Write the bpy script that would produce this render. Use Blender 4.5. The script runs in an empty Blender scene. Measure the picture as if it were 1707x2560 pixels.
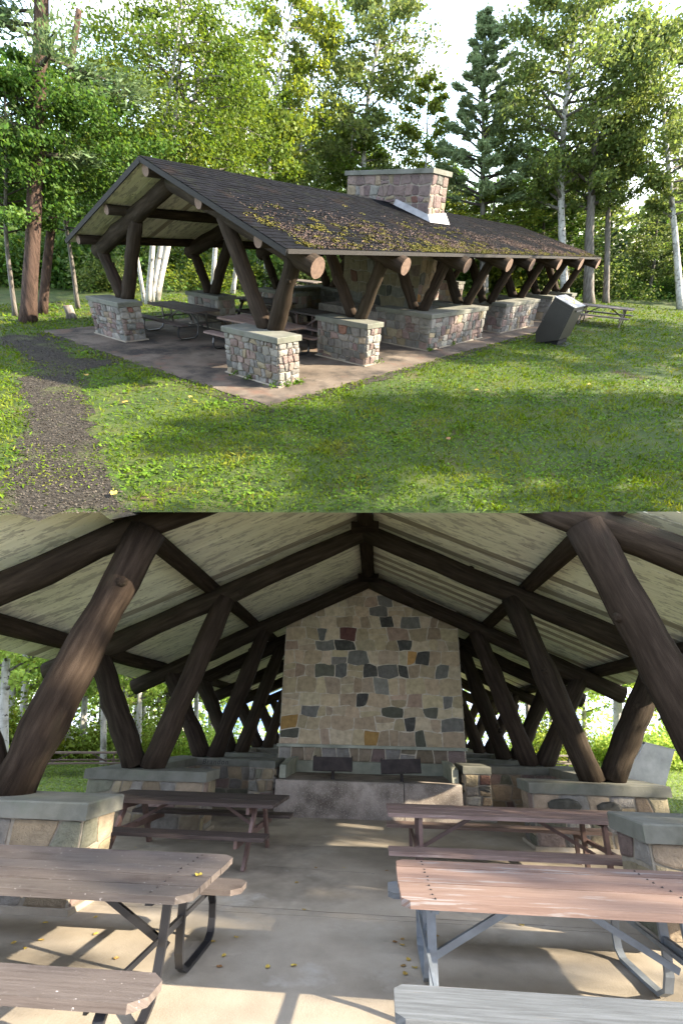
import bpy, bmesh, math, random
import numpy as np
from mathutils import Vector, Matrix
PI = math.pi
SC = bpy.context.scene
COL = SC.collection
# ------------------------------------------------------------------ camera
# The place: a sloping site. The lawn with the long log shelter is level; the second
# shelter stands on the steep bank below it and is entered from its open gable end.
R_U = np.array([[0.640171, -0.766854, 0.046002], [-0.418285, -0.398158, -0.816399], [0.644375, 0.503393, -0.575653]])
T_U = np.array([-4.0102, -5.6041, 12.5072])
R_L = np.array([[0.07521, -0.996943, 0.021188], [0.341448, 0.005783, -0.939883], [0.936887, 0.077923, 0.340839]])
T_L = np.array([-0.1424, 2.422, 1.3839])
CAM = -R_U.T @ T_U                     # camera position on the upper site
CAM_L = -R_L.T @ T_L                   # the same point in the lower shelter's own axes
_M = (R_U.T @ R_L); _t = R_U.T @ (T_L - T_U)
M_L = Matrix([[*_M[0], _t[0]], [*_M[1], _t[1]], [*_M[2], _t[2]], [0, 0, 0, 1]])
M_U = Matrix.Identity(4)
cam_d = bpy.data.cameras.new('camera'); cam = bpy.data.objects.new('camera', cam_d); COL.objects.link(cam)
_r = R_U.T @ np.diag([1.0, -1.0, -1.0])
cam.matrix_world = Matrix([[*_r[0], CAM[0]], [*_r[1], CAM[1]], [*_r[2], CAM[2]], [0, 0, 0, 1]])
cam_d.sensor_fit = 'VERTICAL'; cam_d.sensor_height = 24.0; cam_d.sensor_width = 16.0
cam_d.lens = 24.0 * 1150 / 2560; cam_d.shift_y = 120 / 2560; cam_d.clip_end = 1000; cam_d.clip_start = 0.05
SC.camera = cam
# ------------------------------------------------------------------ sky, sun, exposure
SUN = Vector((0.60, -0.60, 0.53)).normalized()
world = bpy.data.worlds.new('World'); SC.world = world; world.use_nodes = True
nt = world.node_tree; nt.nodes.clear()
def N(t, kind, **kw):
    n = t.nodes.new(kind)
    for k, v in kw.items():
        if hasattr(n, k): setattr(n, k, v)
        else: n.inputs[k.replace('_', ' ')].default_value = v
    return n
wo = N(nt, 'ShaderNodeOutputWorld'); bg = N(nt, 'ShaderNodeBackground'); sky = N(nt, 'ShaderNodeTexSky')
sky.sky_type = 'NISHITA'; sky.sun_disc = False
sky.sun_elevation = math.asin(SUN.z); sky.sun_rotation = math.atan2(SUN.x, SUN.y)
sky.air_density = 1.0; sky.dust_density = 0.9; sky.ozone_density = 1.4
tc = N(nt, 'ShaderNodeTexCoord'); sp = N(nt, 'ShaderNodeSeparateXYZ'); ab = N(nt, 'ShaderNodeMath', operation='ABSOLUTE'); cb = N(nt, 'ShaderNodeCombineXYZ')
nt.links.new(tc.outputs['Generated'], sp.inputs[0]); nt.links.new(sp.outputs[2], ab.inputs[0])
nt.links.new(sp.outputs[0], cb.inputs[0]); nt.links.new(sp.outputs[1], cb.inputs[1]); nt.links.new(ab.outputs[0], cb.inputs[2])
nt.links.new(cb.outputs[0], sky.inputs[0])
cn = N(nt, 'ShaderNodeTexNoise'); cn.inputs['Scale'].default_value = 2.2; cn.inputs['Detail'].default_value = 7; cn.inputs['Roughness'].default_value = .58
cm = N(nt, 'ShaderNodeMapping'); cm.inputs['Scale'].default_value = (1, 1, 2.6); cm.inputs['Location'].default_value = (.35, .1, 0)
nt.links.new(cb.outputs[0], cm.inputs[0]); nt.links.new(cm.outputs[0], cn.inputs['Vector'])
cr = N(nt, 'ShaderNodeValToRGB'); cr.color_ramp.elements[0].position = .42; cr.color_ramp.elements[1].position = .62
nt.links.new(cn.outputs[0], cr.inputs[0])
mx = N(nt, 'ShaderNodeMix', data_type='RGBA'); mx.inputs[7].default_value = (3.9, 3.95, 4.25, 1)
nt.links.new(cr.outputs[0], mx.inputs[0]); nt.links.new(sky.outputs[0], mx.inputs[6])
nt.links.new(mx.outputs[2], bg.inputs[0]); bg.inputs[1].default_value = .15
nt.links.new(bg.outputs[0], wo.inputs[0])
sd = bpy.data.lights.new('sun', 'SUN'); sun = bpy.data.objects.new('sun', sd); COL.objects.link(sun)
sd.energy = 4.4; sd.angle = math.radians(.55); sd.color = (1.0, .87, .68)
sun.rotation_euler = SUN.to_track_quat('Z', 'Y').to_euler(); sun.location = (30, -30, 40)
vs = SC.view_settings; vs.view_transform = 'Standard'; vs.look = 'None'; vs.gamma = 1; vs.use_curve_mapping = False
vs.exposure = 2.75
SC.cycles.max_bounces = 6; SC.cycles.diffuse_bounces = 4; SC.cycles.transmission_bounces = 4; SC.cycles.transparent_max_bounces = 4
SC.cycles.use_denoising = True
# ------------------------------------------------------------------ materials
ALB = {'birch_leaf': .68, 'pale_birch_leaf': .68, 'dark_leaf': .70, 'bush_leaf': .72, 'bright_leaf': .72, 'pine_needle': .72, 'white_pine_needle': .66, 'grass_blade': .72, 'clover_leaf': .72, 'lawn_soil': .7,
       'cast_concrete_cap': .66, 'stained_concrete_floor': .62, 'dark_gravel': .75, 'pebbles': .75, 'slate_grey_shingle': .32, 'slate_grey_shingle_field': .32, 'roof_moss': .66, 'needle_litter': .55,
       'birch_bark': .8, 'red_pine_bark': .5, 'grey_bark': .75, 'log_wood': .76, 'brown_powder_coat': .4, 'lead_flashing': .6, 'log_end_grain': .7, 'weathered_trim': .4, 'dark_table': .7, 'black_steel': .6, 'old_wood': .8, 'lime_mortar': .75,
       'peeled_table': .66, 'grey_bench': .62, 'brown_table': .78, 'fallen_leaf_yellow': .6, 'fallen_leaf_brown': .7, 'yellow_sticker': .6,
       'stone_pink': .74, 'stone_grey': .74, 'stone_pale': .74, 'stone_blue': .74, 'stone_tan': .72, 'stone_buff': .72, 'stone_granite': .8, 'stone_mauve': .74, 'stone_red': .74}
def mat(name, base, rough=.8, cols=None, scale=6, detail=6, stretch=(1, 1, 1), coord='Object', bump=.0, bscale=None, spec=.18, metal=0.0,
        ramp=(.3, .7), speck=None, rnd=0.0, isl=0.0, trans=None, bdist=.02, blotch=None):
    k = ALB.get(name, 1); base = tuple(x * k for x in base); cols = [tuple(x * k for x in c) for c in cols] if cols else None
    blotch = [(tuple(x * k for x in q[0]), *q[1:]) for q in blotch] if blotch else None
    m = bpy.data.materials.new(name); m.use_nodes = True; t = m.node_tree; b = t.nodes['Principled BSDF']; L = t.links.new
    b.inputs['Roughness'].default_value = rough; b.inputs['Specular IOR Level'].default_value = spec; b.inputs['Metallic'].default_value = metal
    c = N(t, 'ShaderNodeTexCoord'); mp = N(t, 'ShaderNodeMapping'); mp.inputs['Scale'].default_value = stretch
    L(c.outputs[coord], mp.inputs[0])
    n1 = N(t, 'ShaderNodeTexNoise'); n1.inputs['Scale'].default_value = scale; n1.inputs['Detail'].default_value = detail; n1.inputs['Roughness'].default_value = .62
    L(mp.outputs[0], n1.inputs['Vector'])
    r = N(t, 'ShaderNodeValToRGB'); e = r.color_ramp.elements
    cols = cols or [tuple(x * .72 for x in base), tuple(min(1, x * 1.22) for x in base)]
    e[0].position = ramp[0]; e[1].position = ramp[1]; e[0].color = (*cols[0], 1); e[1].color = (*cols[-1], 1)
    for i, cc in enumerate(cols[1:-1]):
        k = e.new(ramp[0] + (ramp[1] - ramp[0]) * (i + 1) / (len(cols) - 1)); k.color = (*cc, 1)
    L(n1.outputs[0], r.inputs[0]); out = r.outputs[0]
    def mixin(col, fac_out, mode='MIX', fac=None):
        nonlocal out
        x = N(t, 'ShaderNodeMix', data_type='RGBA', blend_type=mode)
        if fac_out is not None: L(fac_out, x.inputs[0])
        else: x.inputs[0].default_value = fac
        L(out, x.inputs[6])
        if isinstance(col, tuple): x.inputs[7].default_value = (*col, 1)
        else: L(col, x.inputs[7])
        out = x.outputs[2]
    for bl in (blotch or []):          # (colour, scale, lo, hi, stretch, coord)
        n2 = N(t, 'ShaderNodeTexNoise'); n2.inputs['Scale'].default_value = bl[1]; n2.inputs['Detail'].default_value = 5; n2.inputs['Roughness'].default_value = .65
        m2 = N(t, 'ShaderNodeMapping'); m2.inputs['Scale'].default_value = bl[4] if len(bl) > 4 else stretch; m2.inputs['Location'].default_value = (3.7 * bl[1], 1.3, 7.7)
        L(c.outputs[bl[5] if len(bl) > 5 else coord], m2.inputs[0]); L(m2.outputs[0], n2.inputs['Vector'])
        q = N(t, 'ShaderNodeMapRange'); q.inputs[1].default_value = bl[2]; q.inputs[2].default_value = bl[3]
        L(n2.outputs[0], q.inputs[0]); mixin(bl[0], q.outputs[0])
    if speck:                          # (colour, scale, threshold)
        v = N(t, 'ShaderNodeTexVoronoi'); v.inputs['Scale'].default_value = speck[1]; L(c.outputs[coord], v.inputs['Vector'])
        q = N(t, 'ShaderNodeMapRange'); q.inputs[1].default_value = speck[2]; q.inputs[2].default_value = speck[2] - .08; L(v.outputs[0], q.inputs[0])
        mixin(speck[0], q.outputs[0])
    if rnd or isl:
        if isl: g = N(t, 'ShaderNodeNewGeometry'); src = g.outputs['Random Per Island']
        else: g = N(t, 'ShaderNodeObjectInfo'); src = g.outputs['Random']
        amt = isl or rnd
        q = N(t, 'ShaderNodeMapRange'); q.inputs[3].default_value = 1 - amt; q.inputs[4].default_value = 1 + amt; L(src, q.inputs[0])
        h = N(t, 'ShaderNodeHueSaturation'); L(out, h.inputs['Color']); L(q.outputs[0], h.inputs['Value'])
        q2 = N(t, 'ShaderNodeMapRange'); q2.inputs[3].default_value = .5 - amt * .05; q2.inputs[4].default_value = .5 + amt * .05
        w = N(t, 'ShaderNodeMath', operation='FRACT'); w2 = N(t, 'ShaderNodeMath', operation='MULTIPLY'); w2.inputs[1].default_value = 17.3
        L(src, w2.inputs[0]); L(w2.outputs[0], w.inputs[0]); L(w.outputs[0], q2.inputs[0]); L(q2.outputs[0], h.inputs['Hue']); out = h.outputs[0]
    L(out, b.inputs['Base Color'])
    if bump:
        n3 = N(t, 'ShaderNodeTexNoise'); n3.inputs['Scale'].default_value = bscale or scale * 3; n3.inputs['Detail'].default_value = 8; n3.inputs['Roughness'].default_value = .7
        L(mp.outputs[0], n3.inputs['Vector'])
        bp = N(t, 'ShaderNodeBump'); bp.inputs['Strength'].default_value = bump; bp.inputs['Distance'].default_value = bdist
        L(n3.outputs[0], bp.inputs['Height']); L(bp.outputs[0], b.inputs['Normal'])
    if trans:
        tr = N(t, 'ShaderNodeBsdfTranslucent'); ms = N(t, 'ShaderNodeMixShader'); ms.inputs[0].default_value = trans
        h2 = N(t, 'ShaderNodeHueSaturation'); h2.inputs['Value'].default_value = 1.5; h2.inputs['Saturation'].default_value = 1.1; h2.inputs['Hue'].default_value = .485
        L(out, h2.inputs['Color']); L(h2.outputs[0], tr.inputs[0])
        L(b.outputs[0], ms.inputs[1]); L(tr.outputs[0], ms.inputs[2]); L(ms.outputs[0], t.nodes['Material Output'].inputs[0])
    return m
W = (30, 1.6, 1)      # wood grain stretch on UV (u across, v along)
MT = {}
MT['log'] = mat('log_wood', (.038, .028, .02), .8, [(.016, .0115, .0085), (.038, .028, .02), (.07, .053, .039)], 1.6, 8, (9, .9, 1), 'UV', .6, 7, spec=.05, rnd=.16, ramp=(.25, .75), blotch=[((.008, .006, .005), 1.2, .66, .70, (26, .55, 1)), ((.036, .034, .022), .8, .58, .75, (2, .6, 1))])
MT['log_end'] = mat('log_end_grain', (.20, .135, .10), .8, None, 14, 6, bump=.35)
MT['log_painted_end'] = mat('painted_log_end', (.06, .035, .026), .8, None, 9, 5, bump=.2)
MT['shingle'] = mat('slate_grey_shingle', (.042, .043, .052), .8, [(.010, .0105, .0125), (.022, .0225, .0265)], 5, 7, bump=.4, bscale=60, rnd=.2, spec=.03,
                    blotch=[((.042, .030, .023), 1.0, .55, .70), ((.03, .035, .02), 4, .55, .75)])
MT['shingle_i'] = mat('slate_grey_shingle_field', (.042, .043, .052), .8, [(.010, .0105, .0125), (.022, .0225, .0265)], 5, 7, bump=.4, bscale=60, isl=.2, spec=.03,
                    blotch=[((.042, .030, .023), 1.0, .55, .70), ((.03, .035, .02), 4, .55, .75)])
MT['moss'] = mat('roof_moss', (.16, .155, .028), .95, [(.075, .08, .016), (.24, .205, .038)], 3, isl=.25)
MT['needles'] = mat('needle_litter', (.17, .115, .088), .95, [(.09, .058, .043), (.26, .18, .14)], 9, isl=.35)
MT['fascia'] = mat('weathered_trim', (.06, .055, .05), .8, None, 3, 6, W, 'UV', .3)
MT['board'] = mat('cream_board_paint', (.72, .70, .54), .8, [(.63, .61, .46), (.79, .77, .62)], 1.3, 8, (9, .7, 1), 'UV', .35, 6, rnd=.07,
                  blotch=[((.46, .44, .35), 1.5, .53, .57, (6, 1.6, 1)), ((.20, .17, .13), 2.2, .625, .66, (9, 1.8, 1))])
MT['board_bare'] = mat('bare_brown_board', (.30, .265, .20), .85, [(.19, .16, .115), (.44, .40, .31)], 1.3, 8, (14, .7, 1), 'UV', .4, 6, rnd=.15)
ST = {}
def stone(n, c, c2=None, speck=None, b=.7, rough=.85): ST[n] = mat('stone_' + n, c, rough, [tuple(x * .76 for x in c), c, c2 or tuple(min(1, x * 1.2) for x in c)], 7, 9, bump=b, bscale=20, rnd=.27, speck=speck, bdist=.06)
stone('mauve', (.17, .125, .115)); stone('tan', (.27, .215, .145)); stone('buff', (.31, .255, .175)); stone('wall', (.39, .31, .20)); stone('wallb', (.44, .36, .245)); stone('wallp', (.37, .275, .195)); stone('pink', (.225, .168, .145)); stone('grey', (.205, .192, .172), (.27, .256, .232))
stone('blue', (.15, .15, .135), (.205, .205, .185)); stone('slate', (.055, .053, .044), (.095, .092, .078), b=.3, rough=.55); stone('green', (.115, .115, .085))
stone('ochre', (.36, .20, .075)); stone('red', (.19, .095, .075)); stone('granite', (.23, .22, .19), (.29, .28, .245), ((.05, .05, .045), 60, .22)); stone('pale', (.27, .25, .215), (.33, .31, .275))
MT['mortar'] = mat('lime_mortar', (.28, .25, .20), .9, None, 9, 8, bump=.6, bscale=50)
MT['mortar_pale'] = mat('pale_ribbon_mortar', (.50, .44, .34), .9, None, 9, 8, bump=.6, bscale=50)
MT['cap'] = mat('cast_concrete_cap', (.17, .168, .14), .85, [(.105, .108, .085), (.172, .172, .143), (.215, .213, .183)], 2.2, 9, bump=.25, bscale=40, blotch=[((.16, .18, .13), 1.7, .55, .75)])
MT['capedge'] = MT['cap']
MT['hearth'] = mat('aggregate_concrete', (.25, .215, .18), .85, [(.15, .125, .105), (.33, .29, .25)], 2.5, 9, bump=.5, bscale=60, speck=((.42, .38, .32), 38, .25), blotch=[((.09, .075, .06), 1.2, .5, .7)])
MT['panel'] = mat('smoked_concrete', (.27, .28, .22), .85, [(.17, .18, .14), (.34, .345, .275)], 2.5, 9, bump=.3, bscale=40)
MT['slab'] = mat('worn_concrete_floor', (.42, .385, .32), .9, [(.185, .158, .122), (.25, .217, .17), (.315, .28, .225)], 1.1, 10, bump=.35, bscale=60, speck=((.2, .175, .14), 90, .2),
                 blotch=[((.12, .104, .083), .55, .54, .72, (1, 1, 1)), ((.31, .285, .245), 1.6, .6, .75, (1, 1, 1))], bdist=.01)
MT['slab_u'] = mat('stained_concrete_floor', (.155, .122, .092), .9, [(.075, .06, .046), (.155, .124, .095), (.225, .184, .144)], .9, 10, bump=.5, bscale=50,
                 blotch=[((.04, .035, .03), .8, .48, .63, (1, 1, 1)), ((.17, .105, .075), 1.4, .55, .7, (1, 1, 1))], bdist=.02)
MT['gravel'] = mat('dark_gravel', (.045, .04, .035), .95, [(.014, .012, .009), (.036, .031, .023), (.07, .061, .047)], 14, 10, bump=1, bscale=60, blotch=[((.07, .08, .03), 1.1, .52, .66, (1, 1, 1))])
MT['pebble'] = mat('pebbles', (.07, .063, .055), .9, [(.02, .017, .013), (.095, .083, .066)], 30, isl=.5)
MT['lawn'] = mat('lawn_soil', (.05, .07, .02), .95, [(.03, .048, .012), (.055, .085, .02), (.09, .095, .03)], 1.2, 10, bump=.8, bscale=40, blotch=[((.085, .06, .03), .7, .58, .72, (1, 1, 1))])
MT['lawn_l'] = mat('lightened_ground', (.10, .14, .04), .95, [(.08, .12, .03), (.14, .18, .055)], 2.5, 8, bump=.8, bscale=40)  # lower lawn ground, coloured lighter to stand in for brighter light
MT['grass'] = mat('grass_blade', (.062, .125, .022), .7, [(.055, .095, .006), (.11, .172, .012), (.18, .185, .03)], .9, 5, spec=.06, isl=.3, trans=.3, blotch=[((.15, .12, .045), .6, .60, .74, (1, 1, 1))])
MT['grass_lit'] = mat('lightened_grass', (.15, .22, .05), .7, [(.11, .18, .035), (.19, .25, .065)], .9, 5, isl=.3, trans=.35)  # lightened copy of the lawn grass; the lower site's brightness is in its colour
MT['clover'] = mat('clover_leaf', (.065, .15, .028), .6, [(.055, .115, .009), (.115, .20, .02)], 1.1, 5, spec=.08, isl=.3, trans=.3)
def leafm(n, a, b, tr=.42): MT[n] = mat(n, a, .55, [a, b], .5, 4, isl=.34, trans=tr, spec=.15)
leafm('birch_leaf', (.085, .15, .022), (.15, .21, .035), .45); leafm('pale_birch_leaf', (.11, .165, .045), (.17, .21, .06), .45); leafm('dark_leaf', (.115, .17, .045), (.17, .22, .062), .48)
leafm('bush_leaf', (.055, .12, .022), (.10, .18, .032), .42); leafm('bright_leaf', (.13, .195, .028), (.20, .24, .042), .48)
leafm('lightened_leaf', (.25, .36, .08), (.33, .42, .12), .55); leafm('white_pine_needle', (.20, .28, .13), (.28, .36, .17), .4); leafm('pine_needle', (.075, .13, .055), (.14, .19, .075), .3)  # first entry: leaf of the lower woods, bright exposure put into its colour
MT['bark_birch'] = mat('birch_bark', (.52, .50, .46), .8, [(.30, .28, .25), (.56, .54, .50), (.66, .64, .61)], 2, 8, (3, 3, 1), bump=.3, bscale=12,
                       blotch=[((.06, .05, .045), 2.6, .57, .66, (1.5, 1.5, 4)), ((.20, .19, .16), 1.2, .5, .7, (1, 1, 1.4))])
MT['bark_grey'] = mat('grey_bark', (.17, .15, .13), .9, [(.07, .06, .052), (.17, .15, .13), (.27, .25, .22)], 3, 9, (4, 4, .7), bump=.8, bscale=9)
MT['bark_pine'] = mat('red_pine_bark', (.12, .075, .055), .9, [(.035, .025, .02), (.12, .075, .055), (.21, .135, .10)], 3, 9, (4, 4, .6), bump=1, bscale=7, bdist=.05)
MT['twig'] = mat('dark_twig', (.05, .04, .033), .9)
def wood(n, a, cols=None, bl=None, rough=.6): MT[n] = mat(n, a, rough, cols, 1.4, 8, W, 'UV', .25, 4, blotch=bl, spec=.15, rnd=.13)
wood('brown_table', (.115, .097, .087), [(.085, .07, .062), (.14, .12, .108)], [((.52, .48, .46), 6, .665, .69, (5, 5, 1)), ((.06, .045, .04), 1.3, .55, .7, (2, 1, 1))], .5)
wood('dark_table', (.075, .055, .048), [(.035, .026, .023), (.105, .082, .072)], [((.16, .14, .13), 1.6, .62, .76, (26, 1.3, 1))])
wood('worn_table', (.17, .118, .102), [(.10, .066, .056), (.225, .165, .145)], [((.38, .31, .27), 1.3, .60, .72, (22, 1.2, 1))])
wood('peeled_table', (.31, .215, .18), [(.20, .13, .105), (.29, .20, .165)], [((.33, .295, .28), 1.5, .58, .64, (13, 1.0, 1)), ((.17, .10, .08), 1.7, .62, .74, (24, 1.5, 1))], .7)
wood('grey_bench', (.165, .178, .188), [(.11, .115, .12), (.168, .18, .19), (.23, .245, .26)], [((.24, .20, .16), 1.0, .62, .72, (14, .8, 1))], .7)
wood('old_wood', (.16, .135, .115), None, [((.06, .05, .045), 1.3, .55, .7, (20, 1, 1))])
MT['black_steel'] = mat('black_steel', (.022, .022, .025), .38, None, 8, spec=.5, blotch=[((.12, .06, .04), 3, .66, .75, (1, 1, 1))])
MT['grey_steel'] = mat('grey_painted_steel', (.14, .16, .18), .45, None, 6, spec=.5)
MT['brown_steel'] = mat('brown_steel', (.10, .06, .05), .5, None, 6, spec=.5)
MT['bin'] = mat('brown_powder_coat', (.05, .043, .036), .45, None, 2, 4, spec=.45)
MT['bin_l'] = mat('brown_powder_coat_lit', (.44, .42, .395), .42, None, 2, 4, spec=.5)  # same brown coat as the upper bin, its lit look put into the colour
MT['dark_gap'] = mat('dark_interior', (.012, .012, .012), .9)
MT['flash'] = mat('lead_flashing', (.33, .33, .325), .55, [(.22, .22, .215), (.40, .40, .395)], 4, 6, metal=.25, spec=.5)
MT['rust'] = mat('sooty_iron', (.03, .026, .026), .7, [(.015, .013, .013), (.05, .04, .036)], 6, bump=.3)
MT['ash'] = mat('wood_ash', (.3, .28, .25), .95, [(.05, .045, .04), (.45, .42, .38)], 22, 6, bump=.8)
MT['label'] = mat('yellow_sticker', (.75, .55, .06), .4, [(.75, .5, .05), (.8, .75, .6)], 7, 1, ramp=(.5, .54))
MT['white_sticker'] = mat('pale_sticker', (.6, .62, .64), .4)
MT['leaf_yellow'] = mat('fallen_leaf_yellow', (.60, .44, .07), .6, [(.42, .24, .05), (.70, .55, .12)], 25, rnd=.2)
MT['leaf_brown'] = mat('fallen_leaf_brown', (.33, .19, .07), .7, None, 25, rnd=.25)
MT['ink'] = mat('marker_ink', (.03, .03, .03), .8)
# ------------------------------------------------------------------ builders
class MB:
    def __init__(s): s.v = []; s.f = []; s.uv = []; s.m = []; s.sm = []
    def face(s, idx, uv=None, m=0, sm=False):
        s.f.append(tuple(idx)); s.uv.append(uv or [(s.v[i][0] + s.v[i][1], s.v[i][2]) for i in idx]); s.m.append(m); s.sm.append(sm)
    def box(s, c, d, M=None, m=0, ch=0.0, long=None):
        """box centred c, size d, optional 3x3/4x4 M applied first; UV v runs along the longest axis"""
        la = long if long is not None else max(range(3), key=lambda i: d[i]); oth = [i for i in range(3) if i != la]
        off = random.random() * 50
        b = len(s.v); raw = []
        for z in (-.5, .5):
            for y in (-.5, .5):
                for x in (-.5, .5):
                    p = Vector((x * d[0], y * d[1], z * d[2])); raw.append(p)
                    s.v.append(tuple((M @ p if M else p) + Vector(c)))
        for q in ((0, 2, 3, 1), (4, 5, 7, 6), (0, 1, 5, 4), (2, 6, 7, 3), (0, 4, 6, 2), (1, 3, 7, 5)):
            s.face([b + i for i in q], [(raw[i][oth[0]] + raw[i][oth[1]] + off, raw[i][la] + off) for i in q], m)
    def prism(s, poly, h0, h1, axis=2, m=0, M=None, long=0):
        """polygon (2D, ccw) extruded along axis"""
        n = len(poly); b = len(s.v); off = random.random() * 50
        def P(p, h): return {2: (p[0], p[1], h), 0: (h, p[0], p[1]), 1: (p[0], h, p[1])}[axis]
        for h in (h0, h1):
            for p in poly:
                q = Vector(P(p, h)); s.v.append(tuple(M @ q if M else q))
        def U(i, k): p = poly[i % n]; return (p[1 - long] + (h1 - h0) * k + off, p[long] + off)
        s.face([b + i for i in range(n)][::-1], [U(i, 0) for i in range(n)][::-1], m)
        s.face([b + n + i for i in range(n)], [U(i, 0) for i in range(n)], m)
        for i in range(n):
            j = (i + 1) % n; s.face([b + i, b + j, b + n + j, b + n + i], [U(i, 0), U(j, 0), U(j, 1), U(i, 1)], m)
    def tube(s, pts, rad, n=10, m=0, cap=True, capm=None, sm=True, wob=0.0, rng=None, flat=None):
        pts = [Vector(p) for p in pts]; k = len(pts)
        if not hasattr(rad, '__len__'): rad = [rad] * k
        T = [(pts[min(i + 1, k - 1)] - pts[max(i - 1, 0)]).normalized() for i in range(k)]
        a = Vector((0, 0, 1)) if abs(T[0].z) < .9 else Vector((1, 0, 0))
        u = T[0].cross(a).normalized(); b = len(s.v); L = 0; Ls = [0]; off = random.random() * 40
        for i in range(1, k): L += (pts[i] - pts[i - 1]).length; Ls.append(L)
        for i in range(k):
            u = (u - T[i] * u.dot(T[i])).normalized(); w = T[i].cross(u)
            for j in range(n):
                an = 2 * PI * j / n; r = rad[i] * (1 + (rng.uniform(-wob, wob) if wob else 0))
                cu, cw = math.cos(an) * r, math.sin(an) * r
                if flat: cu *= flat
                s.v.append(tuple(pts[i] + u * cu + w * cw))
        for i in range(k - 1):
            for j in range(n):
                j2 = (j + 1) % n; c = 2 * PI * rad[0] / n
                s.face([b + i * n + j, b + i * n + j2, b + (i + 1) * n + j2, b + (i + 1) * n + j],
                       [(j * c + off, Ls[i] + off), ((j + 1) * c + off, Ls[i] + off), ((j + 1) * c + off, Ls[i + 1] + off), (j * c + off, Ls[i + 1] + off)], m, sm)
        if cap:
            cm_ = m if capm is None else capm
            s.face([b + j for j in range(n)][::-1], None, cm_); s.face([b + (k - 1) * n + j for j in range(n)], None, cm_)
    def mesh(s, name, mats, cut=None):
        me = bpy.data.meshes.new(name); me.from_pydata(s.v, [], s.f)
        uvl = me.uv_layers.new(name='UVMap'); flat = [c for f in s.uv for p in f for c in p]; uvl.data.foreach_set('uv', flat)
        me.polygons.foreach_set('material_index', s.m); me.polygons.foreach_set('use_smooth', s.sm)
        for q in (mats if isinstance(mats, (list, tuple)) else [mats]): me.materials.append(q)
        if cut:
            bm = bmesh.new(); bm.from_mesh(me)
            r = bmesh.ops.bisect_plane(bm, geom=bm.verts[:] + bm.edges[:] + bm.faces[:], plane_co=cut[0], plane_no=cut[1], clear_inner=True)
            ed = [e for e in r['geom_cut'] if isinstance(e, bmesh.types.BMEdge)]
            if ed: bmesh.ops.holes_fill(bm, edges=ed)
            bm.to_mesh(me); bm.free()
        me.update(); return me
def put(name, me, parent=None, frame=None):
    o = bpy.data.objects.new(name, me); COL.objects.link(o)
    if parent: o.parent = parent
    elif frame is not None: o.matrix_world = frame
    return o
CUT = None
def build(name, mb, mats, parent=None, frame=None, kind=None, label=None, cut=False):
    if cut and CUT:
        d = [(Vector(p) - CUT[0]).dot(CUT[1]) for p in mb.v]
        if max(d) < 0: return None
        me = mb.mesh(name, mats, CUT if min(d) < 0 else None)
        if not len(me.polygons): return None
    else: me = mb.mesh(name, mats)
    o = put(name, me, parent, frame)
    if kind: o['kind'] = kind
    if label: o['label'] = label
    return o
def tag(o, label, cat, group=None):
    o['label'] = label; o['category'] = cat
    if group: o['group'] = group
    return o
def thing(name, label, cat, frame, loc=(0, 0, 0), rz=0, group=None):
    o = bpy.data.objects.new(name, None); COL.objects.link(o); o.empty_display_size = .2
    o.matrix_world = frame @ Matrix.Translation(loc) @ Matrix.Rotation(rz, 4, 'Z')
    return tag(o, label, cat, group)
def copy_thing(src, M, label=None, group=None):
    c = src.copy(); COL.objects.link(c); c.matrix_world = M
    for ch in src.children:
        d = ch.copy(); COL.objects.link(d); d.parent = c
        for g in ch.children:
            e = g.copy(); COL.objects.link(e); e.parent = d
    if label: c['label'] = label
    if group: c['group'] = group
    return c
def fast_mesh(name, V, F4, mats):
    """numpy vertices (n,3) and quads (k,4)"""
    me = bpy.data.meshes.new(name); k = len(F4)
    me.vertices.add(len(V)); me.vertices.foreach_set('co', np.ascontiguousarray(V, np.float32).ravel())
    me.loops.add(4 * k); me.loops.foreach_set('vertex_index', np.ascontiguousarray(F4, np.int32).ravel())
    me.polygons.add(k); me.polygons.foreach_set('loop_start', np.arange(0, 4 * k, 4, dtype=np.int32))
    me.update(calc_edges=True); me.materials.append(mats); return me
def leaves(rng, P, size, up=.5, aspect=.62, jit=.35, dirs=None):
    """one rhombic leaf per point"""
    n = len(P); nr = rng.normal(size=(n, 3)); nr[:, 2] = np.abs(nr[:, 2]) + up; nr /= np.linalg.norm(nr, axis=1)[:, None]
    a = rng.normal(size=(n, 3)) if dirs is None else dirs + rng.normal(size=(n, 3)) * .25
    a -= nr * (a * nr).sum(1)[:, None]; a /= np.linalg.norm(a, axis=1)[:, None] + 1e-9
    b = np.cross(nr, a); s = (size * (1 + rng.uniform(-jit, jit, n)))[:, None]
    V = np.stack([P - a * s * .5, P + b * s * aspect * .5 + a * s * .05, P + a * s * .5, P - b * s * aspect * .5 + a * s * .05], 1).reshape(-1, 3)
    return V, np.arange(4 * n).reshape(n, 4)
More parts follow.
